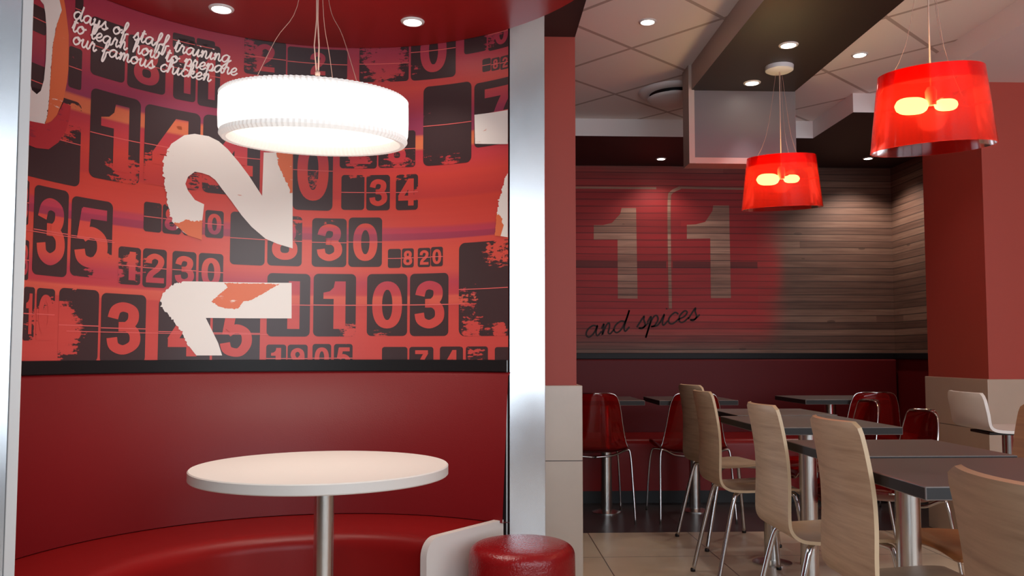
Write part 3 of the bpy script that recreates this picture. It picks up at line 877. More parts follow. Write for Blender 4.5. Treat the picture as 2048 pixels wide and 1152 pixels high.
# long hairlines across the rows
for s0, s1, zz in ((1.20, 2.0, 1.277), (0.45, 1.2, 1.158), (0.28, 0.62, 1.475)):
    fl.poly([(s0, zz - .0013), (s1, zz - .0013), (s1, zz + .0013), (s0, zz + .0013)], 2, 0.0027)
mural = fl.bend('wall_mural', [M['print'], M['card'], M['hair']], None, cyl, 0.02, 0.02, WEARS)
tag(mural, 'red and black flip-clock numbers mural wrapping round the curved booth wall', 'mural')
MI = {'w': 0, 'o': 1, 'r': 2}
for key in ('zero', 'two', 'one', 'block', 'edge'):
    fl = Flat()
    for k, (mk_, pts) in enumerate(NUMERALS[key]):
        q = clip_all(pts)
        if q:
            fl.poly(q, MI[mk_], 0.0036 + 0.0005 * k)
    o = fl.bend('numeral', [M['numeral'], M['orange'], M['swash']], mural, cyl, 0.02)
    o['label'] = 'large white numeral with torn orange edges'

# ---- monoline handwriting
HAND = {
    'a': ([[(.95, .85), (.55, 1), (.15, .7), (.1, .25), (.4, 0), (.75, .3), (.95, .95), (.92, .35), (1.1, 0), (1.4, .35)]], 1.3),
    'c': ([[(.9, .8), (.55, 1), (.15, .6), (.2, .15), (.55, 0), (.95, .3)]], .92),
    'd': ([[(.95, .85), (.55, 1), (.15, .7), (.1, .25), (.4, 0), (.75, .3), (1.02, 1.2), (1.12, 1.9), (1.0, 1.0), (.95, .35), (1.1, 0), (1.4, .35)]], 1.3),
    'e': ([[(.0, .3), (.55, .5), (.72, .85), (.45, 1), (.12, .6), (.2, .1), (.55, 0), (.95, .35)]], .92),
    'f': ([[(.0, .3), (.5, 1.0), (.72, 1.75), (.55, 1.95), (.38, 1.5), (.3, .3), (.2, -.75), (.36, -.85), (.55, -.2), (.6, .35), (.98, .5)]], .9),
    'g': ([[(.95, .85), (.55, 1), (.15, .7), (.1, .25), (.4, 0), (.75, .3), (.95, .95), (.85, -.3), (.6, -.95), (.3, -.75), (.7, -.2), (1.3, .4)]], 1.25),
    'h': ([[(.1, .2), (.45, 1.2), (.5, 1.85), (.3, 1.8), (.2, 1), (.1, 0), (.35, .8), (.65, 1), (.75, .6), (.75, .15), (.95, 0), (1.2, .35)]], 1.12),
    'i': ([[(.05, .3), (.3, 1), (.25, .3), (.4, 0), (.7, .35)], [(.40, 1.42), (.42, 1.52)]], .64),
    'k': ([[(.1, .2), (.45, 1.2), (.5, 1.85), (.3, 1.8), (.2, 1), (.1, 0), (.35, .7), (.7, 1), (.65, .6), (.3, .5), (.7, .05), (1.05, .35)]], 1.0),
    'l': ([[(.05, .3), (.45, 1.2), (.5, 1.85), (.3, 1.8), (.2, 1), (.25, .2), (.45, 0), (.75, .35)]], .7),
    'm': ([[(.05, .6), (.2, 1), (.2, 0), (.4, .8), (.6, 1), (.68, .7), (.65, 0), (.85, .8), (1.05, 1), (1.13, .6), (1.12, .15), (1.3, 0), (1.6, .35)]], 1.5),
    'n': ([[(.05, .6), (.2, 1), (.2, 0), (.4, .8), (.62, 1), (.72, .6), (.7, .15), (.9, 0), (1.15, .35)]], 1.08),
    'o': ([[(.6, 1), (.2, .75), (.1, .3), (.4, 0), (.8, .3), (.85, .75), (.6, 1), (.62, .75), (.85, .65), (1.2, .85)]], 1.08),
    'p': ([[(.0, .5), (.25, 1), (.2, 0), (.1, -.9), (.2, -.2), (.4, .8), (.7, 1), (.9, .6), (.7, .1), (.4, .05), (.9, .05), (1.15, .35)]], 1.08),
    'r': ([[(.0, .3), (.25, 1.1), (.3, .9), (.55, .9), (.5, .3), (.65, 0), (.95, .35)]], .88),
    's': ([[(.0, .2), (.45, 1.1), (.5, .8), (.7, .3), (.5, 0), (.2, .1), (.6, .1), (.95, .45)]], .85),
    't': ([[(.05, .3), (.4, 1.65), (.3, .8), (.25, .2), (.45, 0), (.75, .35)], [(.1, 1.2), (.7, 1.25)]], .68),
    'u': ([[(.05, .7), (.2, 1), (.15, .3), (.35, 0), (.65, .3), (.8, 1), (.75, .3), (.95, 0), (1.2, .35)]], 1.12),
    'w': ([[(.05, .7), (.2, 1), (.15, .3), (.35, 0), (.6, .3), (.7, .95), (.65, .3), (.85, 0), (1.15, .4), (1.2, 1), (1.1, .8), (1.5, .85)]], 1.35),
    'y': ([[(.05, .7), (.2, 1), (.15, .3), (.35, 0), (.65, .3), (.8, 1), (.7, -.3), (.45, -.95), (.2, -.75), (.6, -.2), (1.15, .4)]], 1.08),
}


def script(fl, text, x0, z0, length, xh, stroke, slope=0.0, mi=0, layer=0.005, lift=None):
    adv = sum(HAND[c][1] if c != ' ' else 0.75 for c in text)
    k = length / adv
    x = 0.0
    for idx, c in enumerate(text):
        if c == ' ':
            x += 0.75
            continue
        strokes, a = HAND[c]
        for sk in strokes:
            pts = []
            for px, py in (catmull(sk, 5) if len(sk) > 2 else sk):
                uu = (x + px + 0.18 * py) * k
                pts.append((x0 + uu, z0 + py * xh + uu * slope))
            fl.quads(ribbon(pts, stroke), mi, layer)
        x += a


for text, s0, z0, ln_ in (('days of staff training', 0.437, 2.222, 0.60), ('to learn how to prepare', 0.432, 2.176, 0.63), ('our famous chicken', 0.437, 2.134, 0.525)):
    fl = Flat()
    script(fl, text, s0, z0, ln_, 0.0285, 0.0062)
    o = fl.bend('lettering', [M['script_white']], mural, cyl, 0.05)
    o['label'] = 'white handwritten lettering line'

# ---- the sign painted on the far wall
def flatwall(x, z, off):
    return (x, YB - off, z)

fl = Flat()
(px0, pz1), (px1, pz0) = BACK['p1'][0], BACK['p1'][1]
(qx0, qz1), (qx1, qz0) = BACK['p2'][0], BACK['p2'][1]
def two_tone(x0, z0, x1, z1, zr0, zr1):
    pts = rrect(x0, z0, x1, z1, 0.06, 6)
    lo = clip_poly(pts, 1, zr0, True)
    hi = clip_poly(pts, 1, zr1, False)
    mid = clip_poly(clip_poly(pts, 1, zr0, False), 1, zr1, True)
    fl.poly(lo, 1, 0.001)
    fl.poly(hi, 1, 0.001)
    fl.poly(mid, 2, 0.001)
bz0, bz1 = BACK['band'][1][1], BACK['band'][0][1]
two_tone(0.3, pz0, px1, pz1, bz0, bz1)
two_tone(qx0, qz0, qx1, qz1, bz0, bz1)
fl.poly(BACK['d1'], 0, 0.002)
fl.poly(BACK['d2'], 0, 0.002)
# worn pale outline round the cards
fl.quads(ribbon([(0.3, pz1 + .012), (1.46, pz1 + .012)], 0.018), 0, 0.002)
fl.quads(ribbon([(1.66, qz1 + .010), (2.25, qz1 + .004)], 0.018), 0, 0.002)
fl.quads(ribbon(catmull([(1.66, qz1 + .010), (1.585, qz1 - .03), (1.566, qz1 - .1), (1.563, 2.0), (1.566, qz0 + .05)], 8), 0.026), 0, 0.002)
sign = fl.bend('painted_sign', [M['planks_plain'], M['planks_red'], M['planks_dark']], None, flatwall, 0.5)
tag(sign, 'red flip-card sign reading 11 sprayed on the brown plank wall at the back', 'wall sign')
for word, wx, wz, wl in (('and', 0.86, 1.215, 0.353), ('spices', 1.285, 1.283, 0.505)):
    fl = Flat()
    script(fl, word, wx, wz, wl, 0.088, 0.0135, slope=0.16, layer=0.004)
    o = fl.bend('lettering', [M['black_script']], sign, flatwall, 0.5)
    o['label'] = 'black handwritten word ' + word

# ---- satin metal end plates of the booth
def plate(name, p0, p1, label, trim_at, ht=2.60):
    d = Vector((p1[0] - p0[0], p1[1] - p0[1], 0))
    L = d.length
    rz = math.atan2(d.y, d.x)
    e = empty(name, (p0[0], p0[1], 0), rz)
    MB().box(0, L, 0, 0.05, 0, ht, bev=0.002).build('panel', M['plate'], e)
    a, b_ = (0 - 0.013, 0) if trim_at == 0 else (L, L + 0.025)
    o = MB().box(a, b_, -0.004, 0.05, 0, ht, bev=0.002).build('edge_strip', M['edge_trim'], e)
    o['label'] = 'pale edge strip'
    tag(e, label, 'panel')
    return e
plate('metal_panel', (-1.66, 1.962), (-1.214, 2.235), 'wide satin metal panel closing the left end of the red booth', 1, Z_DISC - 0.002)
plate('metal_panel', (0.118, 3.224), (0.260, 3.267), 'narrow satin metal panel between the red booth and the tiled pillar', 0)

# ---- curved bench
bench = empty('curved_bench', (CX, CY, 0))
tag(bench, 'curved red leatherette booth bench with padded back under the mural', 'bench')
A1, A0 = TH1 + 0.035, math.radians(197)
b = MB().lathe([(CR - 0.002, 0.455), (CR - 0.052, 0.46), (CR - 0.018, 1.0), (CR - 0.002, 1.013)], 72, a0=TH1 - 0.010, a1=TH0)
b.build('back_pad', M['leather'], bench, smooth_angle=50)
ri = 0.525
prof = [(CR - 0.02, 0.42), (CR - 0.02, 0.456), (CR - 0.05, 0.457), (CR - 0.12, 0.460)]
rs = ri + 0.014
prof += [(0.64, 0.462)]
for i in range(9):
    a = PI / 2 * i / 8
    prof.append((rs + 0.055 - 0.055 * math.sin(a), 0.406 + 0.055 * math.cos(a)))
prof += [(rs + 0.006, 0.2), (rs + 0.01, 0.09), (rs + 0.03, 0.085)]
b = MB().lathe(prof, 90, a0=A1, a1=A0)
bmesh.ops.bisect_plane(b.bm, geom=b.bm.verts[:] + b.bm.edges[:] + b.bm.faces[:], plane_co=(0, 2.29 - CY, 0), plane_no=(0, 1, 0), clear_inner=True)
b.build('seat', M['leather_seat'], bench, smooth_angle=50)
MB().lathe([(ri + 0.05, 0.0), (ri + 0.05, 0.1)], 60, a0=A1, a1=TH0).build('plinth', M['black'], bench, smooth_angle=50)
# white end panel with a rounded upper inner corner
prof = [(CR - 0.03, 0.0), (CR - 0.03, 0.468)]
for i in range(9):
    a = PI / 2 * i / 8
    prof.append((ri + 0.06 - 0.06 * math.sin(a), 0.404 + 0.064 * math.cos(a)))
prof += [(ri, 0.0)]
b = MB()
dA = Vector((math.cos(TH1 + 0.012), math.sin(TH1 + 0.012), 0))
nA = Vector((dA.y, -dA.x, 0))
f0 = [b.bm.verts.new(dA * r + Vector((0, 0, z)) + nA * 0.008) for r, z in prof]
f1 = [b.bm.verts.new(dA * r + Vector((0, 0, z)) - nA * 0.02) for r, z in prof]
b.bm.faces.new(f0)
b.bm.faces.new(f1[::-1])
for i in range(len(prof)):
    j = (i + 1) % len(prof)
    b.bm.faces.new((f0[i], f1[i], f1[j], f0[j]))
o = b.build('end_panel', M['white'], bench, smooth_angle=35)
o['label'] = 'white laminate end panel'

# ---- round table
tb = empty('round_table', (-0.457, 2.50, 0))
tag(tb, 'round white laminate table on a chrome post inside the red booth', 'table')
R_, zt = 0.369, 0.757
MB().lathe([(0, zt - .03), (R_ - .003, zt - .03), (R_, zt - .027), (R_, zt - .003), (R_ - .003, zt), (0, zt)], 96).build('tabletop', M['white'], tb, smooth_angle=30)
MB().lathe([(0.029, 0.02), (0.029, zt - .03)], 32, c=(0.008, 0)).build('post', M['steel'], tb, smooth_angle=40)
MB().lathe([(0.21, 0), (0.21, 0.008), (0.05, 0.022), (0.0, 0.022)], 48, c=(0.008, 0)).build('base', M['steel'], tb, smooth_angle=40)

# ---- round stool
st = empty('round_stool', (0.147, 2.86, 0))
tag(st, 'round red leatherette stool in front of the white bench end', 'stool')
r0 = 0.178
prof = [(0, .452), (r0 * .5, .451), (r0 - .04, .447)]
for i in range(9):
    a = PI / 2 * i / 8
    prof.append((r0 - .036 + .036 * math.sin(a), .41 + .036 * math.cos(a)))
prof += [(r0 + .002, .3), (r0 + .001, .12), (r0 - .004, .085), (r0 - .02, .08)]
b = MB().lathe(prof, 64)
bmesh.ops.remove_doubles(b.bm, verts=b.bm.verts[:], dist=1e-5)
b.build('cushion', M['stool_leather'], st, smooth_angle=60)
MB().lathe([(r0 - .02, 0), (r0 - .02, .085)], 48).build('plinth', M['black'], st, smooth_angle=40)

# ---- white drum pendant
PX, PY, PZ = -0.483, 2.465, 1.769
pd = empty('drum_pendant', (PX, PY, PZ))
tag(pd, 'big white pleated drum pendant lamp glowing over the round table', 'pendant lamp')
RD, HD = 0.272, 0.066
NP = 110
saw = lambda r, z, i: r + (0.0035 if i % 2 else -0.0035)
MB().lathe([(RD - .004, -HD + .02), (RD - .001, -HD + .03), (RD, 0), (RD - .001, HD - .016), (RD - .004, HD - .008)], NP * 2, flute=lambda r, z, i: r + (0.0012 if i % 2 else -0.0012)).build('shade', M['shade_white'], pd, smooth_angle=60)
b = MB()
b.lathe([(RD - .004, HD - .014), (RD - .003, HD - .004), (RD - .012, HD + .004), (RD - .03, HD + .002), (RD - .03, HD - .01)], NP * 2, flute=saw)
b.lathe([(RD - .004, -HD + .024), (RD - .002, -HD + .01), (RD - .010, -HD), (RD - .022, -HD + .002), (RD - .032, -HD + .016), (RD - .036, -HD + .03)], NP * 2, flute=lambda r, z, i: r + (0.0010 if i % 2 else -0.0010))
b.build('ribbed_rim', M['shade_rim'], pd, smooth_angle=20)
MB().disc((0, 0), RD - .034, -HD + .026, 64, up=False).build('diffuser', M['diffuser'], pd, recalc=False)
b = MB()
b.tube([(0.005, 0, HD - .02), (0.005, 0, HD + .075)], 0.0035)
b.tube([(0.002, 0, HD + .075), (-0.006, 0, HD + .16), (0.000, 0, HD + .24), (-0.004, 0, Z_DISC - PZ)], 0.0018)
b.tube([(0.007, 0, HD + .075), (0.008, 0, HD + .16), (0.003, 0, HD + .24), (0.004, 0, Z_DISC - PZ)], 0.0022)
b.lathe([(0, HD + .068), (.007, HD + .070), (.008, HD + .078), (.004, HD + .084), (0, HD + .085)], 16, c=(0.005, 0))
b.build('cord', M['cord'], pd)
for k, a in enumerate((200, 320, 80)):
    dx, dy = math.cos(math.radians(a)), math.sin(math.radians(a))
    rr = 0.19
    pts = [(dx * rr, dy * rr, HD - .01), (dx * rr * .62, dy * rr * .62, HD + .16), (dx * rr * .30, dy * rr * .30, HD + .27), (dx * 0.03, dy * 0.03, Z_DISC - PZ)]
    MB().tube(catmull(pts, 5), 0.0011, 6).build('wire', M['wire'], pd)
MB().lathe([(0.0, Z_DISC - PZ - .03), (.05, Z_DISC - PZ - .028), (.055, Z_DISC - PZ), ], 32).build('ceiling_cup', M['canopy'], pd, smooth_angle=40)
for ch in pd.children:
    if ch.name.split('.')[0] in ('shade', 'ribbed_rim', 'diffuser'):
        ch.matrix_basis = Matrix.Rotation(math.radians(5), 4, Vector((0.98, 0.19, 0)))      # hangs a little out of level
l = bpy.data.lights.new('pendant_light', 'AREA')
l.shape, l.size, l.energy, l.color = 'DISK', 0.45, PEND_POWER, (1.0, 0.93, 0.84)
lo = bpy.data.objects.new('pendant_light', l)
lo.location = (PX, PY, PZ - HD - 0.012)
COL.objects.link(lo)


# ---- recessed downlights
def downlight(x, y, z, label, r=0.043, cone=95, power=None, color=(1.0, 0.9, 0.82), grp='recessed ceiling spots'):
    e = empty('downlight', (x, y, z))
    tag(e, label, 'ceiling light', grp)
    MB().lathe([(r * .74, -.002), (r * .8, -.006), (r, -.004), (r + .002, 0)], 32).build('ring', M['canopy'], e, smooth_angle=60)
    MB().disc((0, 0), r * .76, -.003, 28, up=False).build('lamp', M['glow_white'], e, recalc=False)
    s = bpy.data.lights.new('spot', 'SPOT')
    s.energy, s.color, s.spot_size, s.spot_blend, s.shadow_soft_size = (DOWN_POWER if power is None else power), color, math.radians(cone), 0.6, 0.03
    so = bpy.data.objects.new('spot', s)
    so.location = (x, y, z - 0.012)
    COL.objects.link(so)
WARM, COOL = (1.0, 0.88, 0.78), (0.92, 0.95, 1.0)
downlight(-0.935, 3.02, Z_DISC, 'recessed spot in the red ceiling left of the white pendant', color=WARM)
downlight(-0.251, 3.112, Z_DISC, 'recessed spot in the red ceiling right of the white pendant', color=WARM)
downlight(0.849, 4.12, Z_CEIL, 'recessed spot in the white ceiling tiles left of the brown beam', color=WARM)
downlight(2.13, 4.537, Z_CEIL, 'recessed spot in the white ceiling tiles right of the brown beam', color=COOL)
downlight(1.53, 4.02, Z_BEAM, 'recessed spot in the brown beam nearer than the red lamp cup', color=COOL, cone=70, r=0.046)
downlight(1.538, 4.60, Z_BEAM, 'recessed spot in the brown beam near its far end', color=COOL, cone=60, r=0.046)
downlight(1.445, 6.54, Z_SOF, 'recessed spot in the dark soffit above the left digit of the sign', color=WARM, r=0.04, power=8, cone=125)
downlight(3.08, 6.46, Z_SOF, 'recessed spot in the dark soffit by the right end of the plank wall', color=WARM, r=0.04, power=34, cone=125)

# ---- round air diffuser
e = empty('air_vent', (1.25, 5.24, Z_CEIL))
tag(e, 'round white air vent in the ceiling beside the brown beam', 'vent')
MB().lathe([(.16, -.02), (.20, -.022), (.225, -.012), (.23, 0)], 48).build('rim', M['soffit_white'], e, smooth_angle=50)
MB().lathe([(.0, -.001), (.185, -.001), (.19, -.014)], 48).build('throat', M['black'], e)
b = MB().lathe([(0, -.062), (.15, -.06), (.172, -.052), (.175, -.045), (.05, -.02), (.05, -.002)], 48)
bmesh.ops.remove_doubles(b.bm, verts=b.bm.verts[:], dist=1e-5)
b.build('cone', M['soffit_white'], e, smooth_angle=50)


# ---- red ribbed pendants
def red_lamp(x, y, z, ztop, label, cup):
    e = empty('red_pendant', (x, y, z))
    tag(e, label, 'pendant lamp', 'clear red pendant lamps over the dark tables')
    RB, RT, H = 0.206, 0.174, 0.135
    nf = 96
    fl_ = lambda r, zz, i: r + (0.00045 if i % 2 else -0.00045)
    b = MB().lathe([(RB - .004, -H + .0), (RB, -H), (RB - .003, -H + .02), (RT + .006, H - .05)], nf * 2, flute=fl_)
    b.build('shade', M['red_shade'], e, smooth_angle=60)
    b = MB().lathe([(RT + .006, H - .05), (RT, H), (RT - .004, H), (RT + .002, H - .05)], 96)
    b.build('clear_band', M['red_shade'], e, smooth_angle=30)
    b = MB().tube([(0, 0, H - .06), (0, 0, ztop - z)], 0.0028, 8)
    b.build('cord', M['cord'], e)
    for a in (25, 145, 265):
        dx, dy = math.cos(math.radians(a)), math.sin(math.radians(a))
        MB().tube(catmull([(dx * RT, dy * RT, H - .055), (dx * RT * .45, dy * RT * .45, H + .12), (dx * .02, dy * .02, min(ztop - z - .01, H + .45))], 4), 0.0009, 5).build('wire', M['wire'], e)
    # lamp holder ring and bulbs
    b = MB().lathe([(.018, .02), (.02, .07), (.012, .085), (0, .085)], 20)
    holder = b.build('lamp_holder', M['canopy'], e, smooth_angle=40)
    for sx_, ln_b, rb in ((-1, .12, .031), (1, .085, .022)):
        b = MB()
        b.tube([(sx_ * (.012 + ln_b * k_ / 12), 0, .02) for k_ in range(13)], [rb * math.sqrt(max(.03, 1 - (abs(k_ - 6) / 6) ** 3)) for k_ in range(13)], 18)
        b.build('bulb', M['bulb'], holder)
    b = MB()
    for k in range(3):
        a = math.radians(20 + 120 * k)
        b.tube([(0.018 * math.cos(a), 0.018 * math.sin(a), .03), ((RB - .02) * math.cos(a), (RB - .02) * math.sin(a), .022)], .003, 6)
    b.build('support_arms', M['red_shade'], e)
    if cup:
        MB().lathe([(0, ztop - z - .03), (.058, ztop - z - .03), (.072, ztop - z - .022), (.074, ztop - z)], 32).build('ceiling_cup', M['canopy'], e, smooth_angle=40)
    ax = Vector((y, -x, 0)).normalized()
    for ch in e.children:
        if ch.name.split('.')[0] in ('shade', 'clear_band', 'lamp_holder', 'support_arms'):
            ch.matrix_basis = Matrix.Rotation(math.radians(6), 4, ax)
    l = bpy.data.lights.new('red_lamp_light', 'POINT')
    l.energy, l.color, l.shadow_soft_size = RED_POWER, (1.0, 0.72, 0.5), 0.05
    lo = bpy.data.objects.new('red_lamp_light', l)
    lo.location = (x, y, z - 0.02)
    COL.objects.link(lo)
red_lamp(1.618, 2.90, 1.95, Z_BEAM, 'larger looking clear red pendant lamp nearest the camera at upper right', True)
red_lamp(1.596, 4.33, 1.984, Z_BEAM, 'smaller looking clear red pendant lamp hanging in front of the plank wall', True)


# ================================================================ tables
def slate_table(name, x0, x1, y0, y1, px, py, label, group):
    cx, cy = (x0 + x1) / 2, (y0 + y1) / 2
    e = empty(name, (cx, cy, 0))
    tag(e, label, 'table', group)
    hx, hy = (x1 - x0) / 2, (y1 - y0) / 2
    b = MB().box(-hx, hx, -hy, hy, Z_TAB - .032, Z_TAB, mi=1, bev=0.003)
    for f in b.bm.faces:
        f.normal_update()
        if f.normal.z > 0.9:
            f.material_index = 0
    b.build('tabletop', [M['slate'], M['slate_edge']], e, recalc=False)
    MB().lathe([(.0385, .02), (.0385, Z_TAB - .032)], 32, c=(px - cx, py - cy)).build('post', M['steel'], e, smooth_angle=40)
    MB().lathe([(.10, 0), (.10, .006), (.045, .02), (0, .02)], 40, c=(px - cx, py - cy)).build('base', M['steel'], e, smooth_angle=40)
    return e
G1, G2 = 'dark tables in the middle of the room', 'dark tables along the far red bench'
slate_table('slate_table', 1.015, 1.645, 1.89, 2.41, 1.40, 2.20, 'nearest dark slate table, its front corner beside the cropped oak chair', G1)
slate_table('slate_table', 1.075, 1.605, 2.46, 2.935, 1.40, 2.72, 'dark slate table second nearest, butted behind the nearest one', G1)
slate_table('slate_table', 1.18, 1.755, 3.43, 4.08, 1.475, 3.74, 'dark slate table third from the camera, under the smaller red lamp', G1)
slate_table('slate_table', 1.28, 1.785, 4.13, 4.62, 1.525, 4.37, 'dark slate table farthest of the middle four, just behind the third', G1)
slate_table('bench_table', 0.52, 1.085, 5.46, 6.0, 0.88, 5.80, 'dark table at the far bench beside the tiled pillar', G2)
slate_table('bench_table', 1.18, 1.70, 5.46, 6.0, 1.50, 5.83, 'dark table at the far bench behind the two farthest oak chairs', G2)
slate_table('bench_table', 2.17, 2.77, 5.52, 6.1, 2.475, 5.85, 'dark table at the far bench on the right with a red chair before it', G2)

# ---- far bench
fb = empty('wall_bench', (1.8, 6.45, 0))
tag(fb, 'long red leatherette bench along the far wall under the rail', 'bench')
prof = [(0.33, .455), (0.20, .462), (-.27, .464)]
for i in range(7):
    a = PI / 2 * i / 6
    prof.append((-.28 - .045 * math.sin(a), .419 + .045 * math.cos(a)))
prof += [(-.322, .25), (-.318, .09)]
b = MB()
X0, X1 = -1.62, 1.60
A = [b.bm.verts.new((X0, y, z)) for y, z in prof]
B_ = [b.bm.verts.new((X1, y, z)) for y, z in prof]
for i in range(len(prof) - 1):
    b.bm.faces.new((A[i], B_[i], B_[i + 1], A[i + 1]))
b.build('seat', M['leather_seat'], fb, smooth_angle=50)
MB().box(X0, X1, .27, .338, .45, 1.04, bev=.01).build('back_pad', M['leather_dark'], fb)
MB().box(X0, X1, -.30, .3, 0, .09).build('plinth', M['black'], fb)


# ================================================================ chairs
def oak_chair():
    e = empty('oak_chair', (0, 0, 0))
    # bent ply shell, profile in (x, z) from seat front to top of the back, local +x is forward
    key = [(.205, .437), (.185, .453), (.12, .458), (.0, .452), (-.09, .450), (-.15, .458), (-.19, .49), (-.205, .55), (-.212, .64), (-.220, .74), (-.234, .83), (-.251, .906)]
    prof = catmull(key, 4)
    n = len(prof)
    NW = 12
    th = .0115
    def half(i):
        u = i / (n - 1)
        # width along the sheet: seat, narrow waist, back
        if u < .42:
            return .170 + .008 * math.sin(u / .42 * PI)
        v = (u - .42) / .58
        return .172 - .015 * v
    b = MB()
    top, bot = [], []
    for i in range(n):
        x, z = prof[i]
        a, c = prof[max(i - 1, 0)], prof[min(i + 1, n - 1)]
        t_ = Vector((c[0] - a[0], 0, c[1] - a[1])).normalized()
        nrm = Vector((t_.z, 0, -t_.x))          # towards the sitter
        if nrm.z < 0 and i < n * .4:
            nrm = -nrm
        u = i / (n - 1)
        hw = half(i)
        rowt, rowb = [], []
        for k in range(NW + 1):
            y = -hw + 2 * hw * k / NW
            yy = y / hw
            # rounded corners at both ends
            cut = 0.0
            if u > .95:
                r_ = (1 - u) / .05
                lim = hw - .03 * (1 - math.sqrt(max(0, 1 - (1 - r_) ** 2)))
                y = max(-lim, min(lim, y * lim / hw))
            if u < .07:
                r_ = u / .07
                lim = hw - .04 * (1 - math.sqrt(max(0, 1 - (1 - r_) ** 2)))
                y = max(-lim, min(lim, y * lim / hw))
            bow = sm(.45, .8, u) * .028 * (yy * yy)      # the back hugs the sitter
            p_ = Vector((x + bow, y, z - (0.012 * yy * yy if u < .1 else 0)))
            rowt.append(b.bm.verts.new(p_ + nrm * th / 2))
            rowb.append(b.bm.verts.new(p_ - nrm * th / 2))
        top.append(rowt)
        bot.append(rowb)
    def q(a, b1, c, d, mi):
        f = b.bm.faces.new((a, b1, c, d))
        f.material_index = mi
    for i in range(n - 1):
        for k in range(NW):
            q(top[i][k], top[i + 1][k], top[i + 1][k + 1], top[i][k + 1], 0)
            q(bot[i][k], bot[i][k + 1], bot[i + 1][k + 1], bot[i + 1][k], 0)
        for k in (0, NW):
            q(top[i][k], bot[i][k], bot[i + 1][k], top[i + 1][k], 1)
    for i in (0, n - 1):
        for k in range(NW):
            q(top[i][k], top[i][k + 1], bot[i][k + 1], bot[i][k], 1)
    b.build('shell', [M['oak'], M['oak_edge']], e, smooth_angle=40)
    glides = []
    for sy in (-1, 1):
        LG = MB().tube(catmull([(-.225, sy * .195, .0), (-.175, sy * .178, .22), (-.128, sy * .163, .41), (-.105, sy * .14, .436), (-.06, sy * .09, .441), (0.0, sy * .05, .441)], 5), .0105, 10).build('leg', M['chrome'], e)
        glides.append(LG)
        LG = MB().tube(catmull([(.215, sy * .20, .0), (.19, sy * .183, .22), (.165, sy * .168, .405), (.145, sy * .145, .436), (.08, sy * .09, .441), (0.0, sy * .05, .441)], 5), .0105, 10).build('leg', M['chrome'], e)
        glides.append(LG)
    for (gx_, gy_), LG in zip(((-.225, -.195), (.215, -.2), (-.225, .195), (.215, .2)), glides):
        MB().lathe([(0, 0), (.0125, 0), (.0125, .012), (.0106, .016)], 12, c=(gx_, gy_)).build('glide', M['black'], LG)
    b = MB().box(-.07, .07, -.07, .07, .430, .446, bev=.003)
    b.build('bracket', M['black'], e)
    return e

GC = 'bent oak chairs at the dark tables'
proto = oak_chair()
oak = [
    (1.44, 4.87, 11, 'bent oak chair farthest back, half hidden behind the next one', 0),
    (1.30, 4.03, 1, 'bent oak chair second farthest, overlapping the farthest oak chair'),
    (1.23, 2.97, 0, 'bent oak chair in the middle of the row with its back towards the pillar'),
    (1.19, 2.27, 0, 'bent oak chair second nearest, at the left end of the nearest dark table'),
    (0.978, 1.18, 0, 'nearest bent oak chair, cropped by the bottom right corner of the photo'),
]
first = True
for x, y, r, lab, *_ in oak:
    o = proto if first else copy_tree(proto)
    first = False
    o.location = (x, y, 0)
    o.rotation_euler = (0, 0, math.radians(r))
    tag(o, lab, 'chair', GC)
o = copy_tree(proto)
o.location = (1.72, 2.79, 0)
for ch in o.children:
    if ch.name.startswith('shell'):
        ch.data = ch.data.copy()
        ch.data.materials[0] = M['oak_lamp_tint']  # lamp glow coloured into this shell and its edges
        ch.data.materials[1] = M['oak_lamp_tint']
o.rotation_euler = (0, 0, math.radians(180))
tag(o, 'oak chair with orange lamp glow painted in, on the far side of the second dark table', 'chair', GC)


